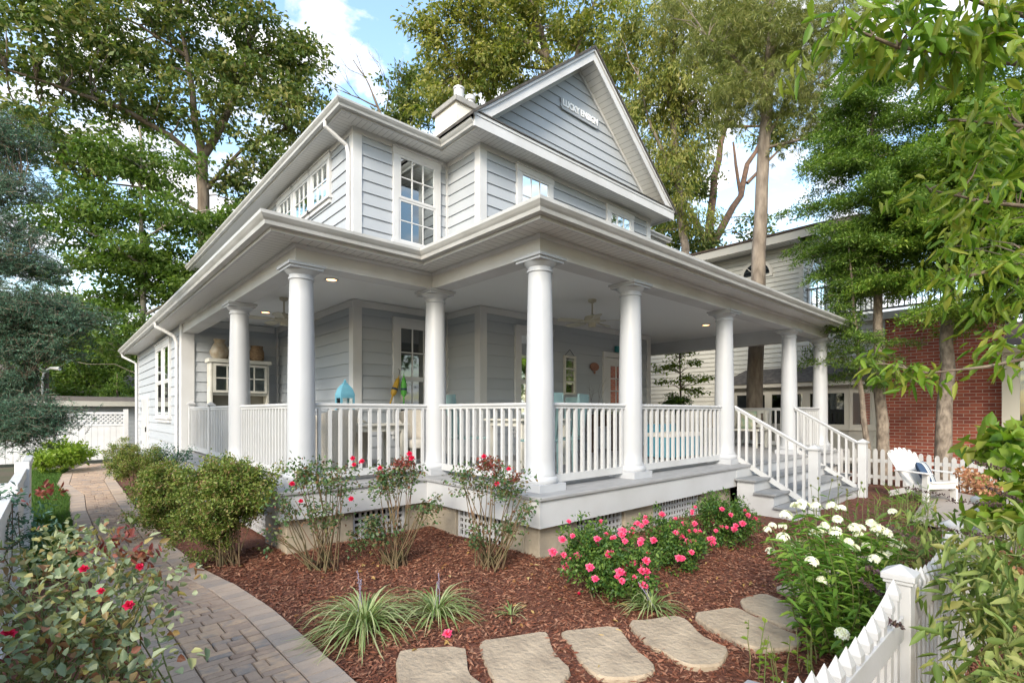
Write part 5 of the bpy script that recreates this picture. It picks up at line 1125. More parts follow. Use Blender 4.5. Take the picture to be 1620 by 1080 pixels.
crown_tree('beech_tree', 'light green layered tree with a slim pale trunk left of the house roof', 'tree', base_of(225, 19),
  [([base_of(225,19), P3(226,500,19), P3(224,330,19), P3(221,200,19)], 0.15, 0.04), limb([(225,420,19),(170,380,18.5),(120,360,18)], 0.05, 0.02), limb([(225,380,19),(290,340,19),(340,330,19.5)], 0.05, 0.02), limb([(226,500,19),(320,450,20),(350,380,20)], 0.06, 0.02), limb([(226,520,19),(150,490,18),(100,470,18)], 0.05, 0.02)],
  [E(225,270,19,1.7,1.2,12), E(150,380,18.5,1.8,1.0,14), E(300,360,19,1.8,1.0,14), E(230,430,19,2.2,1.1,18), E(130,470,18,1.8,1.0,12), E(320,470,19.5,1.6,1.3,14), E(230,540,19,2.0,1.0,14), E(170,330,18.6,1.5,0.8,8), E(350,420,21,1.2,1.0,8), E(120,545,20,1.8,0.7,9)],
  (0.17,0.09), L_beech, barkl, clump_n=330, clump_r=0.66, sub=7, sig=0.28, flat=0.38, twig_r=0.015, droop=0.3)
crown_tree('young_tree', 'leafy green tree filling the gap beside the far end of the house', 'tree', base_of(150, 31),
  [([base_of(150,31), P3(150,600,31), P3(155,480,31)], 0.12, 0.04)], [E(165,570,31,2.4,1.3,20), E(110,590,31,2.2,1.2,18), E(185,530,30,1.8,1.2,12), E(60,560,31,1.8,1.2,12), E(130,620,31,2.6,0.7,14), E(190,610,30,1.2,1.0,8)], (0.20,0.11), L_beech, bark, clump_n=320, clump_r=0.65, twig_r=0.015)
sb_ = base_of(-95, 6.4)
crown_tree('spruce_tree', 'blue green spruce reaching in over the white fence at the left edge', 'tree', sb_,
  [([sb_, P3(-95,500,6.4), P3(-95,200,6.4), P3(-95,60,6.4)], 0.13, 0.04), limb([(-95,560,6.4),(0,520,6.2),(80,505,6.1),(140,500,6.1)], 0.03, 0.006), limb([(-95,450,6.4),(-20,430,6.2),(50,400,6.1)], 0.025, 0.006), limb([(-95,640,6.4),(0,650,6.0),(60,660,5.9)], 0.025, 0.006), limb([(-95,330,6.4),(-20,300,6.3),(35,290,6.2)], 0.02, 0.005), limb([(-95,600,6.4),(-10,610,6.1),(40,600,6.0)], 0.02, 0.005)],
  [E(12,225,6.2,0.30,0.24,20), E(5,300,6.2,0.40,0.20,22), E(25,420,6.2,0.34,0.22,26), E(15,365,6.2,0.3,0.16,12), E(42,490,6.1,0.46,0.24,50), E(105,508,6.1,0.26,0.15,24), E(25,540,6.1,0.38,0.22,32), E(70,555,6.1,0.26,0.12,14), E(15,610,6.0,0.34,0.22,24), E(50,655,5.9,0.36,0.16,30), E(10,685,5.9,0.34,0.10,14), E(72,672,5.9,0.16,0.08,8), E(-60,450,6.4,0.5,1.6,44), E(-90,650,6.4,0.3,0.25,10)],
  (0.027,0.0058), L_spruce, bark, clump_n=1000, clump_r=0.14, flat=0.6, droop=-0.1, twig_r=0.005, sub=5, mode='twig', edge=0.55)
conifer('fir_tree', 'small dark evergreen with level branches over the lattice fence', base_of(185, 23.5), P3(185,590,23.5), 0.09, 0.3, lambda t: 1.8*(1-t)**0.8, L_hem, bark, nb=34, needle=(0.12,0.03), droop=0.15, dens=26)
# bare dead tree
r = empty('dead_tree', base_of(612, 30), 'bare grey dead tree standing against the clouds left of the chimney', 'tree'); m = MB()
def bare(m, p, d, L, r0, lv):
    q = Vector(p); dd = Vector(d).normalized(); pts = [q.copy()]
    for i in range(4): dd = (dd+Vector((random.uniform(-1,1),random.uniform(-1,1),random.uniform(-0.3,0.6)))*0.22).normalized(); q = q+dd*L/4; pts.append(q.copy())
    m.tube(pts, [r0*(1-0.6*i/4) for i in range(5)], n=6, cap=False)
    if lv:
        for k in range(3): j = random.choice([2,3,4]); e = (dd+Vector((random.uniform(-1,1),random.uniform(-1,1),random.uniform(-0.2,0.8)))*0.9).normalized(); bare(m, pts[j], e, L*0.62, r0*0.45, lv-1)
m.tube([base_of(612,30), P3(612,300,30), P3(606,190,30), P3(590,150,30)], [0.2,0.14,0.09,0.06], n=8)
for a, b in (((590,150,30),(-0.5,0.1,0.9)), ((606,190,30),(0.3,-0.4,0.9)), ((598,170,30),(-0.9,0.6,0.6)), ((611,250,30),(0.5,-0.5,0.6))): bare(m, P3(*a), b, 2.2, 0.05, 3)
m.build('trunk', bark, r, smooth=True)
crown_tree('small_tree', 'small leafy treetop showing beside the chimney below the dead tree', 'tree', base_of(650, 30), [([base_of(650,30), P3(650,260,30), P3(645,190,30)], 0.14, 0.04)], [E(640,175,30,1.1,1.2,10), E(668,150,30,0.9,1.0,6)], (0.24,0.12), L_oak, bark, clump_n=260, clump_r=0.6)
crown_tree('oak_tree', 'big olive green oak rising right behind the gable and chimney', 'tree', base_of(885, 25),
  [([base_of(885,25), P3(885,300,25), P3(880,160,25), P3(864,90,25), P3(846,20,25), P3(840,-60,25)], 0.42, 0.14), limb([(880,160,25),(905,110,24.5),(950,80,24),(1000,55,23.5)], 0.16, 0.05), limb([(864,90,25),(800,40,25),(745,20,25)], 0.14, 0.05), limb([(870,110,25),(780,100,25),(730,120,25)], 0.08, 0.03), limb([(905,110,24.5),(925,40,24),(950,-20,24)], 0.11, 0.05)],
  [E(745,40,25,1.9,2.0,18), E(720,120,25,1.6,1.4,14), E(800,120,25,2.2,1.4,16), E(840,10,25,2.4,1.6,16), E(930,30,24,2.2,1.8,16), E(700,170,25,1.0,0.9,6), E(790,40,26,1.6,1.6,8), E(980,100,24,1.8,1.5,14), E(880,160,26,2.4,1.2,10), E(900,-60,25,4,1.6,14), E(680,60,25,0.9,1.2,6)],
  (0.25,0.10), L_willow, bark, clump_n=230, clump_r=0.75, sub=7, sig=0.24, droop=0.7)
crown_tree('willow_oak', 'yellow green willow oak with drooping foliage right of the gable peak', 'tree', base_of(1085, 21),
  [([base_of(1085,21), P3(1085,420,21), P3(1075,300,21), P3(1060,160,21), P3(1070,20,21)], 0.24, 0.08), limb([(1075,300,21),(1030,200,21),(1010,120,21)], 0.09, 0.03), limb([(1060,160,21),(1110,90,20.5),(1150,20,20)], 0.10, 0.03)],
  [E(1030,60,21,1.8,1.8,16), E(1110,50,20.5,1.8,1.8,18), E(1060,170,21,1.6,1.5,16), E(1110,160,20.5,1.4,1.2,12), E(1040,260,21,1.2,1.2,10), E(1065,340,21,1.3,1.0,10), E(1180,30,20,1.4,1.6,12), E(1010,180,22,1.2,1.2,7), E(1090,230,21,1.0,0.8,6)],
  (0.20,0.06), L_willow, barkg, clump_n=300, clump_r=0.62, sub=7, sig=0.26, droop=1.3, flat=1.0)
# pale bare boughs in front of it belong to the same kind of tree, a dying one
r = empty('dying_tree', base_of(1010, 24), 'dying tree with pale bare boughs right behind the gable peak', 'tree'); m = MB(); m.tube([base_of(1010,24), P3(1010,300,24), P3(1005,140,24)], [0.2,0.12,0.06], n=8)
for a, b in (((1005,140,24),(-0.3,0.1,0.5)), ((1006,150,24),(0.9,-0.7,0.35)), ((1008,170,24),(0.9,-0.8,0.1)), ((1005,140,24),(0.5,-0.5,0.8))): bare(m, P3(*a), b, 1.9, 0.05, 3)
m.build('trunk', barkl, r, smooth=True)
crown_tree('forked_tree', 'open tree with a reddish forked trunk and curving limbs against blue sky', 'tree', base_of(1118, 27),
  [([base_of(1118,27), P3(1118,440,27), P3(1120,395,27)], 0.42, 0.36), limb([(1120,400,27),(1124,340,27),(1130,280,27),(1148,200,27),(1158,150,27),(1190,100,27)], 0.24, 0.06), limb([(1122,395,27),(1150,345,27),(1172,310,27),(1182,260,27),(1205,220,27),(1240,190,27)], 0.22, 0.06),
   limb([(1118,385,27),(1095,340,27),(1065,290,27),(1050,250,27)], 0.18, 0.05), limb([(1172,310,27),(1164,260,27),(1160,225,27)], 0.10, 0.05), limb([(1150,200,27),(1200,200,27),(1250,190,27)], 0.08, 0.04), limb([(1182,290,27),(1215,255,27),(1240,230,27)], 0.1, 0.04)],
  [E(1065,280,27,1.4,1.5,10), E(1090,380,27,1.5,0.9,9), E(1190,360,27,0.9,0.7,4), E(1160,110,27,1.8,1.2,12), E(1110,300,27,0.5,1.4,4), E(1240,210,27,1.4,0.8,7), E(1050,350,27,1.2,1.2,8)],
  (0.20,0.11), L_oak, mat('bark_red', (0.20,0.12,0.085), 0.95, (0.10,0.07,0.055), 6, 0.7, 18), clump_n=240, clump_r=0.55)
# pine
pb = base_of(1191, 13.6)
crown_tree('pine_tree', 'tall pine with a straight brown trunk behind the right hand columns', 'tree', pb,
  [([pb, P3(1194,600,13.6), P3(1200,400,13.6), P3(1208,240,13.6), P3(1216,120,13.6), P3(1220,-20,13.6)], 0.225, 0.12), limb([(1208,235,13.6),(1262,222,13.2),(1318,215,12.8)], 0.045, 0.02), limb([(1210,225,13.6),(1245,160,13.4),(1300,120,13)], 0.05, 0.02), limb([(1214,150,13.6),(1160,90,13.4),(1120,60,13.2)], 0.06, 0.02), limb([(1216,110,13.6),(1280,60,13.4),(1330,30,13)], 0.06, 0.02)],
  [E(1150,60,13.4,1.1,1.2,22), E(1220,50,13.5,1.2,1.2,20), E(1290,80,13.1,1.1,1.1,20), E(1170,150,13.4,0.9,0.7,14), E(1260,150,13.2,1.0,0.7,14), E(1300,200,13,0.8,0.4,9), E(1320,20,13,1.3,0.8,12), E(1120,0,13.4,1.2,0.8,10)],
  (0.17,0.011), L_pine, barkp, clump_n=780, clump_r=0.34, droop=0.75, flat=0.7, twig_r=0.008, mode='tuft')
# hemlocks beside the neighbour
conifer('hemlock_tree', 'green hemlock with a slim scarred trunk in front of the cream neighbour house', tuple(Vector(P3(1397,715,11.6))-Vector((0,0,0.75))), P3(1376,60,11.6), 0.135, 0.44, lambda t: 0.55+1.6*(1-abs(2*t-0.6)/1.4), L_hem, barkg, nb=130, needle=(0.085,0.024), droop=0.24, tw=0.46, dens=46, cl=0.05)
conifer('hemlock_tree', 'thin leaning hemlock stem just left of the scarred one', tuple(Vector(P3(1378,715,11.2))-Vector((0,0,0.75))), P3(1342,380,11.2), 0.075, 0.42, lambda t: 0.5+0.7*(1-t), L_hem, barkg, nb=40, needle=(0.08,0.022), droop=0.2, dens=40)
conifer('cypress_tree', 'bright green feathery evergreen with a thick bare lower trunk before the brick wall', tuple(Vector(P3(1494,725,10.8))-Vector((0,0,0.7))), P3(1506,110,10.8), 0.165, 0.50, lambda t: 0.7+1.6*(1-t), L_hem2, barkg, nb=120, needle=(0.085,0.026), droop=0.25, tw=0.46, dens=46, cl=0.05)
conifer('cypress_tree', 'bright green feathery evergreen at the right edge over the sun room', tuple(Vector(P3(1650,725,9.5))-Vector((0,0,0.7))), P3(1650,60,9.5), 0.14, 0.42, lambda t: 0.8+1.5*(1-t), L_hem2, barkg, nb=110, needle=(0.085,0.026), droop=0.28, tw=0.46, dens=42, cl=0.05)
# stubs on the big trunk are part of the bark
crown_tree('dogwood_tree', 'young dogwood with tiered leaves seen through the porch against pale siding', 'tree', base_of(1077, 14.6), [([base_of(1077,14.6), P3(1077,640,14.6), P3(1076,590,14.6), P3(1074,545,14.6)], 0.035, 0.015)],
  [E(1075,560,14.6,0.5,0.08,5), E(1060,580,14.6,0.45,0.07,5), E(1100,600,14.6,0.5,0.07,6), E(1085,575,14.6,0.4,0.06,4), E(1105,618,14.6,0.35,0.05,4), E(1060,605,14.6,0.35,0.05,3)], (0.085,0.045), L_lime, bark, clump_n=64, clump_r=0.16, flat=0.35, twig_r=0.006)
crown_tree('shrub', 'round dark shrub under the young dogwood beyond the porch', 'shrub', base_of(1075, 13.9), [([base_of(1075,13.9), P3(1075,650,13.9)], 0.02, 0.01)], [E(1074,640,13.9,0.28,0.28,12)], (0.07,0.035), L_azal, bark, clump_n=200, clump_r=0.12, twig_r=0.005)
# cherry boughs near the camera
cb_ = base_of(1830, 3.6)
crown_tree('cherry_tree', 'cherry tree whose leafy boughs hang into the top right corner', 'tree', cb_,
  [([cb_, P3(1830,500,3.6), P3(1800,200,3.4), P3(1780,60,3.2)], 0.10, 0.06), limb([(1795,170,3.4),(1650,105,2.5),(1520,88,2.15),(1420,75,2.1),(1340,42,2.1)], 0.018, 0.004), limb([(1790,60,3.2),(1640,30,2.4),(1570,12,2.1),(1480,-20,2.0)], 0.016, 0.004),
   limb([(1815,350,3.5),(1660,330,2.9),(1560,320,2.8),(1470,300,2.9)], 0.018, 0.004), limb([(1815,400,3.5),(1640,410,3.0),(1520,440,3.0),(1480,445,3.1)], 0.018, 0.004), limb([(1820,520,3.5),(1660,560,2.9),(1560,580,2.8),(1470,590,2.9),(1400,575,3.0)], 0.014, 0.003), limb([(1805,240,3.4),(1620,200,2.8),(1500,190,2.8)], 0.015, 0.004)],
  [E(1450,62,2.1,0.24,0.05,11,0.14), E(1340,45,2.1,0.10,0.05,5), E(1560,60,2.15,0.16,0.08,9), E(1620,30,2.2,0.12,0.10,7), E(1400,5,2.1,0.16,0.04,4),
   E(1560,300,2.9,0.22,0.09,7), E(1470,295,2.9,0.16,0.05,3), E(1600,230,2.8,0.16,0.12,6), E(1600,430,2.9,0.18,0.12,6), E(1500,445,3.1,0.18,0.05,4), E(1600,560,2.9,0.14,0.08,4), E(1470,590,2.9,0.14,0.03,3), E(1405,575,3.0,0.08,0.02,2), E(1590,165,2.9,0.16,0.07,4), E(1560,370,3.4,0.3,0.10,8), E(1590,490,3.3,0.2,0.10,5), E(1520,190,2.8,0.12,0.04,4), E(1530,325,2.8,0.12,0.04,3)],
  (0.100,0.030), L_cherry, bark, clump_n=18, clump_r=0.10, droop=1.0, flat=0.7, twig_r=0.003, sub=4, rich=True)
# wooded background
ring = []
for k in range(260):
    px = random.choice([random.uniform(-500,260), random.uniform(1000,2300)]); d = random.uniform(36,60); ring.append((px, d))
P = []; D = []
for px, d in ring:
    b = base_of(px, d); h = random.uniform(3.0, 9.0) if px < 800 else random.uniform(4, 10)
    c = in_ell((b[0], b[1], h*0.6), (2.6, 2.6, h*0.45), 5, 0.5)
    for q in c: pp = q + rng.normal(size=(80,3))*0.9; P.append(pp); D.append(rng.normal(size=(80,3))+np.array([0,0,-0.3]))
V, F = leaves(np.concatenate(P), np.concatenate(D), 0.5, 0.28); tag(npmesh('woodland', V, F, L_oak), 'mass of distant trees closing the view beyond the houses', 'woodland', kind='stuff')
# trees across the street, behind the photographer
for i, (x, y, h) in enumerate(((-3,-22,12),(7,-24,13),(17,-22,12),(27,-18,12),(36,-10,12),(-12,-24,12))):
    crown_tree('street_tree', ['leafy tree across the street left of centre','tall leafy tree across the street in the middle','leafy tree across the street towards the right','leafy tree across the street far to the right','leafy tree beyond the sun room','leafy tree far left of the gate'][i], 'tree', (x, y, -0.1), [([(x,y,-0.1),(x,y,h*0.5),(x+0.4,y,h*0.8)], 0.25, 0.08)], [((x,y,h*0.58),(4.6,4.0,h*0.42),62)], (0.46,0.28), L_beech, bark, clump_n=110, clump_r=1.1, group='trees across the street')

# ------------------------------------------------------------------ shrubs and flowers
def shrub(name, label, cat, base, ells, leaf, lm, canes=14, cane_r=0.006, clump_n=60, clump_r=0.08, droop=0.1, flat=0.9, cm=None, group=None, rich=False, sub=3, spread=0.1, edge=0.5, twig_r=0.0022):
    lims = []
    for k in range(canes):
        c, r, n = ells[k % len(ells)]; q = in_ell(c, [v*0.75 for v in r], 1, 0.6)[0]; b = Vector(base)+Vector((random.uniform(-spread,spread), random.uniform(-spread,spread), -0.02))
        mid = b.lerp(Vector(q), 0.5)+Vector((random.uniform(-0.04,0.04), random.uniform(-0.04,0.04), 0)); lims.append(([b, mid, q], cane_r, cane_r*0.45))
    return crown_tree(name, label, cat, base, lims, ells, leaf, lm, cm or cane, group, clump_n=clump_n, clump_r=clump_r, droop=droop, flat=flat, twig_r=twig_r, sub=sub, rich=rich, edge=edge)
def bloom_mesh(r, n, mm, name='flower', layers=3):
    P = []; D = []
    for l in range(layers):
        el = [0.15, 0.6, 1.1][l] if layers > 1 else 0.2; k = max(3, n-l)
        for i in range(k): a = 2*math.pi*(i+0.5*l)/k; D.append((math.cos(a)*math.cos(el), math.sin(a)*math.cos(el), math.sin(el))); P.append((0,0,0))
    P = np.array(P, float); D = np.array(D); V, F = leaves(P, D, r, r*0.85, up=np.array([0,0,1.0])+np.zeros_like(P), rich=True, fold=0.12, jit=0.12, curl=-0.1)
    me = bpy.data.meshes.new(name); me.from_pydata([tuple(v) for v in V], [], [tuple(int(i) for i in f) for f in F]); me.materials.append(mm); me.update(); return me
ME_pink = bloom_mesh(0.038, 7, pinkm); ME_red = bloom_mesh(0.026, 6, redm); ME_white = bloom_mesh(0.016, 5, whitem, layers=1)
def flower(parent, me, p, up, s=1.0, name='flower'):
    o = bpy.data.objects.new(name, me); scene.collection.objects.link(o); o.parent = parent; o.location = Vector(p)-W(parent); o.rotation_euler = Vector(up).to_track_quat('Z', 'Y').to_euler(); o.scale = (s, s, s); return o
tocam = lambda p: (Vector((0,0,EYE))-Vector(p)).normalized()
def blooms(parent, me, pts, s=(0.8,1.2)):
    for p in pts: flower(parent, me, p, tocam(p)*0.8+Vector((random.uniform(-0.5,0.5),random.uniform(-0.5,0.5),0.55)), random.uniform(*s))
def surf(ells, n):
    out = []
    while len(out) < n:
        c, r, _ = random.choice(ells); d = unit(rng.normal(size=3)); 
        if d[2] < -0.25: continue
        q = Vector(c)+Vector((d[0]*r[0]*1.12, d[1]*r[1]*1.12, d[2]*r[2]*1.12))
        if (q-Vector(c)).dot(tocam(c)) < -0.03: continue
        out.append(q)
    return out
# clipped hedge plants along the side porch
g = lambda px, py: tuple(gr(px, py, 0.02))
hb = 'loose hedge bushes along the side porch'
for lab, b, el, n_ in (('large loose green hedge bush nearest the corner of the side porch', g(362,893), [E(345,785,5.2,0.36,0.34,34), E(385,785,5.2,0.28,0.30,26), E(352,748,5.2,0.38,0.10,20), E(345,838,5.2,0.32,0.24,26)], 70),
                   ('narrower green hedge bush just behind the largest one', g(275,850), [E(262,785,6.4,0.30,0.32,34), E(270,760,6.4,0.30,0.18,18), E(250,808,6.2,0.26,0.24,22)], 60),
                   ('hedge bush third along the path, beside the downpipe', g(218,775), [E(212,728,9.6,0.42,0.33,34), E(235,735,9.3,0.35,0.3,14)], 60),
                   ('small round hedge bush farthest along the path', g(195,752), [E(192,716,11.6,0.36,0.32,24)], 60)):
    shrub('hedge_bush', lab, 'shrub', b, el, (0.030,0.017), L_hedge, canes=26, clump_n=int(n_*4.2), clump_r=0.085, group=hb, cane_r=0.005)
shrub('shrub', 'low blue green shrub against the side wall behind the hedge bushes', 'shrub', g(262,765), [E(262,718,9.8,0.35,0.2,14), E(285,722,9.0,0.2,0.16,7)], (0.04,0.02), L_spruce, clump_n=70, clump_r=0.09)
shrub('lime_shrub', 'bright lime green shrub in front of the lattice fence', 'shrub', g(105,742), [E(100,716,13.2,0.50,0.34,28), E(80,728,12.6,0.40,0.24,14), E(122,712,13.6,0.3,0.24,10)], (0.10,0.05), L_lime, clump_n=70, clump_r=0.14, flat=0.6)
# roses by the porch
def rose(label, b, ells, reds, bl, canes=16, n=34):
    r = shrub('rose_bush', label, 'rose bush', b, ells, (0.037,0.023), L_rose, canes=int(canes*1.7), clump_n=n, clump_r=0.075, cane_r=0.0065, group='leggy rose bushes by the porch corner', spread=0.12, droop=0.3)
    if reds:
        for c, rr, k in reds: P = in_ell(c, rr, k*9, 0.6); V, F = leaves(P, rng.normal(size=P.shape)+np.array([0,0,0.4]), 0.032, 0.019, fold=0.2); npmesh('new_growth', V, F, L_rosered, r)
    blooms(r, ME_red if True else None, bl, (1.0, 1.5)); return r
rose('leggy rose bush with few pink blooms in front of the left corner pier', g(512,903), [E(485,755,4.9,0.24,0.14,20), E(535,760,4.9,0.18,0.18,16), E(455,800,4.8,0.14,0.13,8), E(520,810,4.9,0.22,0.16,10), E(440,850,4.8,0.10,0.08,3)], [], [P3(558,725,4.8),P3(573,730,4.8),P3(476,793,4.7),P3(556,789,4.7),P3(462,766,4.7),P3(560,735,4.9)], canes=22)
rose('rose bush with red new leaves in front of the left lattice panel', g(628,895), [E(610,760,5.1,0.20,0.16,16), E(640,750,5.1,0.14,0.14,12), E(600,830,5.0,0.22,0.18,12), E(670,800,5.1,0.18,0.13,8), E(575,840,4.9,0.14,0.14,7)], [(P3(640,735,5.1),(0.13,0.13,0.09),26),(P3(610,750,5.1),(0.14,0.14,0.06),10)], [P3(648,718,5.0),P3(602,740,5.0),P3(652,725,5.0)], canes=22)
rose('rose bush with a red leafed crown in front of the middle lattice panel', g(772,905), [E(775,760,4.95,0.18,0.14,16), E(815,775,4.9,0.18,0.16,10), E(735,755,4.95,0.16,0.10,8), E(800,830,4.9,0.16,0.14,6), E(830,800,4.8,0.14,0.12,5), E(752,850,4.8,0.08,0.10,5)], [(P3(773,735,4.9),(0.15,0.15,0.10),34),(P3(815,755,4.9),(0.08,0.08,0.06),8)], [P3(766,722,4.8),P3(805,742,4.8),P3(786,765,4.8)], canes=24)
# pink shrub roses
for lab, b, el, nb_ in (('low bushy pink flowering shrub nearest the stepping stones', g(955,945), [E(925,862,4.35,0.26,0.20,40), E(985,880,4.3,0.26,0.18,40), E(950,905,4.2,0.26,0.15,34), E(1005,915,4.15,0.12,0.11,14)], 46),
                   ('middle pink flowering shrub of the three before the porch', g(1062,895), [E(1045,848,5.2,0.26,0.19,34), E(1090,855,5.2,0.20,0.16,26), E(1065,872,5.0,0.26,0.13,22)], 34),
                   ('rounded pink flowering shrub beside the porch steps', g(1150,862), [E(1140,812,6.0,0.30,0.22,44), E(1162,825,5.9,0.20,0.18,24), E(1150,842,5.9,0.28,0.11,20)], 20)):
    r_ = shrub('flowering_shrub', lab, 'shrub', b, el, (0.036,0.018), L_azal, canes=18, clump_n=90, clump_r=0.07, group='pink flowering shrubs before the porch')
    blooms(r_, ME_pink, surf(el, nb_), (0.6, 1.15))
# variegated liriope
def liriope(label, b, h, n, spikes=0, seed=0, wd=0.011):
    r = empty('lilyturf', b, label, 'plant', 'variegated grassy tufts in the mulch'); V = []; F_ = []; q = 0
    for i in range(n):
        a = random.uniform(0, 6.283); L = h*random.uniform(0.75, 1.35); s0 = random.uniform(0.0, 0.05); el = random.uniform(0.35, 1.5); d = Vector((math.cos(a), math.sin(a), 0)); sd = Vector((-d.y, d.x, 0)); p = Vector(b)+d*s0; K = 7; e = el; wv = wd*random.uniform(0.7, 1.2)
        for j in range(K+1):
            t = j/K; ww = wv*(1-t**2.5)*0.5+0.0006; V += [p-sd*ww, p+sd*ww]
            if j < K: F_.append((q+2*j, q+2*j+1, q+2*j+3, q+2*j+2))
            p = p+(d*math.cos(e)+Vector((0,0,math.sin(e))))*L/K; e -= (1.9+random.uniform(-0.2,0.5))/K*(1.1 if el > 0.9 else 0.8)
            if p.z < b[2]+0.01: p.z = b[2]+0.01
        q += 2*(K+1)
    npmesh('blades', [tuple(v) for v in V], F_, L_lir, r)
    if spikes:
        m = MB()
        for k in range(spikes):
            p = Vector(b)+Vector((random.uniform(-0.1,0.1), random.uniform(-0.1,0.1), 0)); t = p+Vector((random.uniform(-0.12,0.12), random.uniform(-0.12,0.12), h*0.85)); m.tube([p, t], 0.002, n=4)
            for j in range(14): c = p.lerp(t, 0.6+0.4*j/14)+Vector((random.uniform(-1,1),random.uniform(-1,1),0))*0.006; m.tube([c, c+Vector((random.uniform(-1,1),random.uniform(-1,1),0.5))*0.007], 0.0035, n=5)
        m.build('flower_spikes', mat('lilac_spike', (0.25,0.22,0.30), 0.8), r)
liriope('largest variegated grassy tuft, beside the curve of the brick path', g(577,995), 0.46, 210, 2); liriope('medium variegated grassy tuft right of the largest one', g(690,972), 0.35, 130, 2); liriope('tiny variegated tuft alone on the mulch', g(808,972), 0.13, 26, 0, wd=0.007)
liriope('variegated tuft below the nearest pink shrub, above the stones', g(1030,962), 0.28, 80, 2); liriope('green tuft at the left foot of the white phlox', g(1262,868), 0.3, 60, 0)
# white phlox clump
hp = [(1214,838),(1222,832),(1267,795),(1259,802),(1290,845),(1300,838),(1322,842),(1325,822),(1352,836),(1378,828),(1343,858),(1400,845),(1413,860),(1330,878),(1352,868),(1395,880),(1410,876),(1219,873),(1300,918),(1310,925),(1332,1003),(1425,864),(1388,838),(1316,802),(1331,806),(1322,855)]
pc = gr(1345, 1000, 0.02); PX = empty('phlox', tuple(pc), 'tall clump of white phlox with bright lanceolate leaves behind the picket fence', 'flowers'); m = MB(); P = []; D = []; heads = []
hp += [(random.uniform(1235,1430), random.uniform(800,890)) for _ in range(16)]
tops = [(x, y, 3.0+0.9*random.random()) for x, y in hp] + [(random.uniform(1230,1440), random.uniform(800,960), random.uniform(2.6,3.9)) for _ in range(46)]
for i, (x, y, d) in enumerate(tops):
    if i == 20: d = 2.3
    if i < 3 or i in (17,): d = 4.2
    T = Vector(P3(x, y, d)); b = Vector((pc.x+(T.x-pc.x)*0.45+random.uniform(-0.12,0.12), pc.y+(T.y-pc.y)*0.5+random.uniform(-0.12,0.12), 0.0)); pts = bend(b, T, 5, 0.0, 0.015); m.tube(pts, [0.0045,0.004,0.0038,0.0035,0.003,0.002], n=5, cap=False)
    nl = int(T.z/0.045)
    for j in range(nl):
        t = 0.12+0.86*j/nl; k = min(4, int(t*5)); p = pts[k].lerp(pts[k+1], t*5-k); a = j*1.57+i
        for s in (0, math.pi): P.append(tuple(p)); D.append((math.cos(a+s), math.sin(a+s), random.uniform(-0.35, 0.45)))
    if i < len(hp): heads.append(T)
m.build('stems', stemg, PX); P = np.array(P); V, F = leaves(P, np.array(D), 0.088, 0.026, up=np.array([0,0,1.0])+rng.normal(size=P.shape)*0.25, rich=True, fold=0.12, curl=0.25); npmesh('leaves', V, F, L_phlox, PX)
k = 0
for i, T in enumerate(heads):
    Pq = []; Vv = []; hr = random.uniform(0.020, 0.036)
    mm_ = MB()
    for j in range(26):
        dq = unit(rng.normal(size=3)); dq[2] = abs(dq[2]); c = T+Vector(dq)*hr; R_ = Vector(dq).to_track_quat('Z','Y').to_matrix().to_4x4(); M4 = Matrix.Translation(c) @ R_
        b0 = len(mm_.v); mm_.v += [tuple(M4 @ v.co) for v in ME_white.vertices]; mm_.f += [tuple(b0+ii for ii in p.vertices) for p in ME_white.polygons]
    mm_.build('flower_head', whitem, PX, loc=tuple(T))
# foreground roses, lower left
fg = [E(45,1000,2.0,0.30,0.22,26,0.4), E(135,1010,2.0,0.24,0.20,24,0.3), E(110,920,2.3,0.40,0.12,26,0.5), E(195,990,2.1,0.11,0.14,9), E(40,900,2.4,0.3,0.2,16), E(90,850,2.9,0.26,0.10,12), E(190,905,2.5,0.16,0.12,12), E(120,1080,1.8,0.4,0.16,16), E(20,1060,1.8,0.2,0.2,10), E(235,930,2.3,0.06,0.08,4)]
RFb = tuple(gr(110,1180,0.0)); RF = shrub('rose_bush', 'big blue green rose bush with a few red buds filling the lower left corner', 'rose bush', RFb, fg, (0.040,0.027), L_rosefg, canes=80, cane_r=0.0048, clump_n=13, clump_r=0.10, droop=0.0, flat=0.5, rich=True, spread=0.5, cm=stemg, twig_r=0.0016)
for P in (in_ell(P3(225,880,2.5),(0.10,0.1,0.06),50), in_ell(P3(200,850,2.8),(0.10,0.1,0.06),36), in_ell(P3(70,780,3.4),(0.13,0.13,0.07),50), in_ell(P3(160,870,2.6),(0.14,0.1,0.06),40), in_ell(P3(60,1020,1.9),(0.14,0.1,0.06),30)): V, F = leaves(P, rng.normal(size=P.shape)+np.array([0,0,0.5]), 0.042, 0.020, rich=True, fold=0.15); npmesh('new_growth', V, F, L_rosered, RF)
blooms(RF, ME_red, [P3(133,900,2.2),P3(220,897,2.2),P3(204,957,2.0),P3(12,1000,1.8),P3(16,1003,1.8),P3(160,935,2.1)], (0.6, 0.9))
shrub('shrub', 'dark blue green shrub at the foot of the white fence, left edge', 'shrub', tuple(gr(20,1000,0)), [E(5,800,3.6,0.14,0.12,8), E(0,860,3.4,0.24,0.14,12)], (0.042,0.014), L_spruce, canes=16, clump_n=60, clump_r=0.08, spread=0.2)
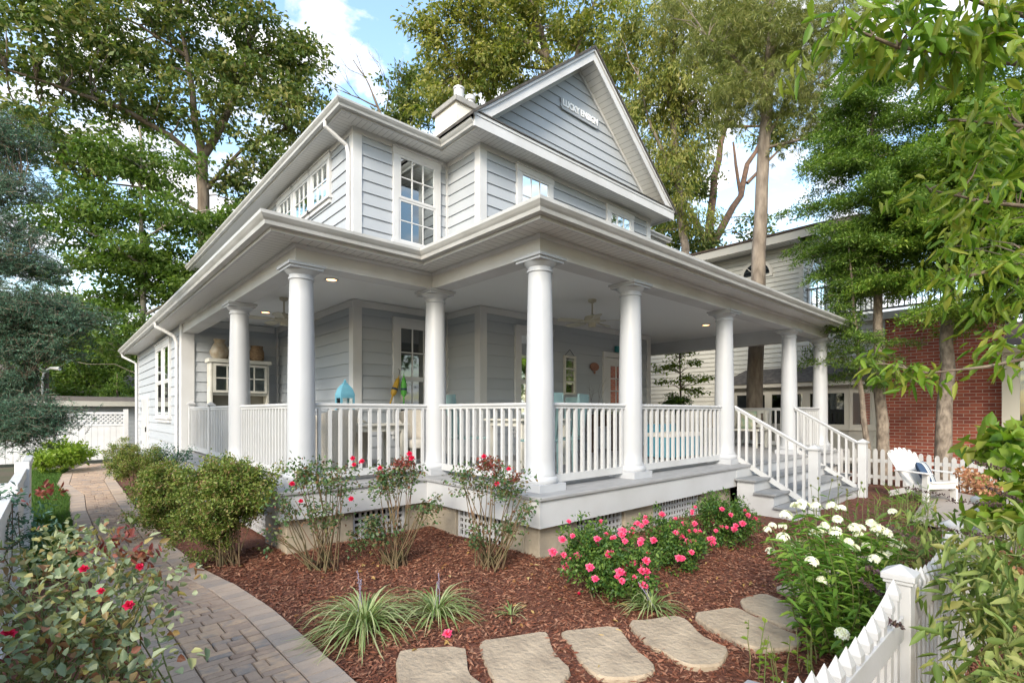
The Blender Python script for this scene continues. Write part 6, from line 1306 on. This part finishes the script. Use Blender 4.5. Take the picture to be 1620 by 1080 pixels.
# hydrangea and butterfly bush at the right
hy = [E(1600,705,2.9,0.13,0.07,10), E(1620,740,2.8,0.14,0.14,10), E(1575,812,2.8,0.10,0.05,6), E(1640,690,2.9,0.14,0.10,9), E(1620,810,2.7,0.14,0.10,8), E(1568,712,3.0,0.09,0.03,4)]
HY = shrub('hydrangea', 'hydrangea with broad bright leaves and rusty pink dried heads at the right edge', 'hydrangea', tuple(gr(1610,1060,0)), hy, (0.10,0.062), L_cherry, canes=14, clump_n=9, clump_r=0.10, droop=0.35, flat=0.5, rich=True, cm=stemg, spread=0.2)
for (x, y, d, r_) in ((1528,748,2.7,0.045),(1548,790-30,2.6,0.06),(1560,772,2.6,0.055),(1535,770,2.65,0.05),(1600,900,2.2,0.05),(1585,880,2.3,0.05)):
    c = np.array(P3(x, y, d)); P = c+unit(rng.normal(size=(150,3)))*r_*np.array([1,1,0.6]); V, F = leaves(P, rng.normal(size=P.shape), 0.016, 0.014, up=P-c, fold=0.1); npmesh('dried_head', V, F, dryh, HY, loc=tuple(c))
bd = [E(1585,890,2.0,0.14,0.10,17), E(1570,960,1.8,0.10,0.14,15), E(1605,1010,1.7,0.13,0.18,20), E(1500,850,2.4,0.10,0.03,6), E(1455,822,2.8,0.10,0.03,5), E(1600,840,2.2,0.12,0.08,9), E(1565,1060,1.6,0.13,0.10,12), E(1535,900,2.1,0.08,0.05,7), E(1450,905,2.6,0.06,0.03,3)]
BD = shrub('butterfly_bush', 'arching butterfly bush with long soft leaves and faded brown spikes, lower right corner', 'shrub', tuple(gr(1640,1250,0)), bd, (0.078,0.021), L_budd, canes=38, clump_n=11, clump_r=0.08, droop=0.9, flat=0.8, rich=True, cm=stemg, spread=0.25, cane_r=0.004)
for (a, b_) in (((1480,835,2.2),(1600,852,2.1)), ((1500,790,2.4),(1590,800,2.3)), ((1395,905-75,2.6),(1470,860,2.5)), ((1370,895,2.0),(1430,925,1.9)), ((1390,935+40,1.7),(1425,990,1.65)), ((1540,730,2.5),(1600,745,2.4)), ((1560,770,2.4),(1615,792,2.3)), ((1430,770,3.2),(1500,785,3.0)), ((1360,915,2.0),(1400,945,1.95))):
    A_, B_ = Vector(P3(*a)), Vector(P3(*b_)); n_ = 110; t = rng.random(n_)[:, None]; P = np.array(A_)*(1-t)+np.array(B_)*t+rng.normal(size=(n_,3))*0.004; V, F = leaves(P, rng.normal(size=P.shape), 0.013, 0.009, fold=0.1); npmesh('faded_spike', V, F, spikem, BD)
# thin stems with seed heads in front of the steps, sprouts, green blades by the chair
def stalks(name, label, pts, h, m_, lm, lsize, nl, cat='plant', head=None):
    c = np.mean(np.array([tuple(p) for p in pts]), 0); r = empty(name, tuple(c), label, cat); m = MB(); P = []; D = []
    for p in pts:
        hh = h*random.uniform(0.7, 1.2); t = Vector(p)+Vector((random.uniform(-0.15,0.15)*hh, random.uniform(-0.15,0.15)*hh, hh)); q = bend(p, t, 3, 0, 0.03); m.tube(q, [0.004,0.0035,0.003,0.002], n=5, cap=False)
        for j in range(nl): u = random.uniform(0.1, 0.95); k = min(2, int(u*3)); w_ = q[k].lerp(q[k+1], u*3-k); a = random.uniform(0, 6.283); P.append(tuple(w_)); D.append((math.cos(a), math.sin(a), random.uniform(-0.2, 1.0)))
        if head: b0 = t; m.tube([b0-Vector((0,0,head)), b0, b0+Vector((0,0,head))], [head*0.5, head*0.9, head*0.5], n=7)
    m.build('stems', m_, r)
    if P: V, F = leaves(np.array(P), np.array(D), lsize[0], lsize[1], rich=True, up=np.array([0,0,1.0])+rng.normal(size=(len(P),3))*0.3); npmesh('leaves', V, F, lm, r)
stalks('seedling', 'sparse yellow green sprouts in the mulch below the stones by the fence', [gr(random.uniform(1180,1300), random.uniform(1050,1150), 0.0) for _ in range(16)], 0.28, stemg, L_lime, (0.045,0.03), 4)
stalks('coneflower', 'thin coneflower stems with dark seed heads in front of the steps', [gr(random.uniform(1270,1370), random.uniform(850,890), 0.0) for _ in range(16)], 0.72, stemg, L_phlox, (0.09,0.02), 7, 'flowers', 0.014)
stalks('lily_leaves', 'upright yellow green stems in the bed before the garden armchair', [gr(random.uniform(1375,1475), random.uniform(800,845), 0.0) for _ in range(38)], 0.36, stemg, L_phlox, (0.16,0.014), 7)
stalks('shrub', 'leafy green filler plant between the phlox and the walkway', [gr(random.uniform(1380,1500), random.uniform(850,930), 0.0) for _ in range(44)], 0.30, stemg, L_budd, (0.07,0.022), 14, 'shrub')
# ferns in the porch planter
x, y = PLxy; P = []; D = []
for k in range(26):
    b = Vector((x+random.uniform(-0.4,0.4), y+random.uniform(-0.08,0.08), PFZ+0.80)); a = random.uniform(0,6.283); d = Vector((math.cos(a), math.sin(a), 0)); L_ = random.uniform(0.2, 0.42)
    for j in range(22):
        s = j/21; p = b+d*L_*s+Vector((0,0,L_*(0.9*s-1.0*s*s))); 
        for sg in (-1,1): P.append(tuple(p)); D.append(tuple(Vector((-d.y,d.x,0))*sg+d*0.4))
V, F = leaves(np.array(P), np.array(D), 0.055, 0.014, up=np.array([0,0,1.0])+np.zeros((len(P),3))); npmesh('ferns', V, F, L_azal, PL)
m = MB(); bare(m, (x-0.25,y,PFZ+0.8), (0.1,0,1), 0.45, 0.006, 2); bare(m, (x-0.3,y,PFZ+0.8), (-0.3,0,1), 0.4, 0.006, 2); m.build('twigs', bark, PL)
# hose and a grey stone on the bed by the path, fallen pink petals
hp_ = gr(232,796,0.02); m = MB(); m.tube([(hp_.x+0.16*math.cos(t)*(1-t*0.01), hp_.y+0.35*math.sin(t), 0.04+0.008*t) for t in np.linspace(0,12.5,50)], 0.011, n=7); tag(m.build('garden_hose', hoseg, loc=tuple(hp_), smooth=True), 'green garden hose coiled on the mulch beside the brick path', 'hose')
def rock(px, py, s, label):
    c = gr(px, py, 0.0); bm = MB(); n = 10; P = []
    for i in range(n):
        for j in range(16): a, e = 2*math.pi*j/16, math.pi*(i/(n-1))-math.pi/2; k = 1+0.12*math.sin(3*a+e*2)+0.08*math.cos(5*a); P.append((c.x+s[0]*k*math.cos(a)*math.cos(e), c.y+s[1]*k*math.sin(a)*math.cos(e), c.z+s[2]*0.4+s[2]*math.sin(e)))
    bm.v = P; bm.f = [(i*16+j, i*16+(j+1) % 16, (i+1)*16+(j+1) % 16, (i+1)*16+j) for i in range(n-1) for j in range(16)]; tag(bm.build('rock', mat('grey_rock', (0.33,0.31,0.29), 0.9, (0.24,0.23,0.21), 7, 0.5, 30), loc=tuple(c), smooth=True), label, 'rock')
rock(188, 752, (0.22,0.4,0.06), 'flat pale grey rock at the path edge by the farthest hedge bush')
for i, (px, py) in enumerate(((708,1003),(1008,918),(915,940))):
    c = gr(px, py, 0.05); o = bpy.data.objects.new('fallen_flower', ME_pink if i != 2 else ME_red); scene.collection.objects.link(o); o.location = c; o.rotation_euler = (0.4, -0.3, i); tag(o, ['fallen pink flower on the mulch between the two grassy tufts','fallen pink flower lying by the small tuft above the stones','fallen red flower on the mulch left of the nearest pink shrub'][i], 'flower')
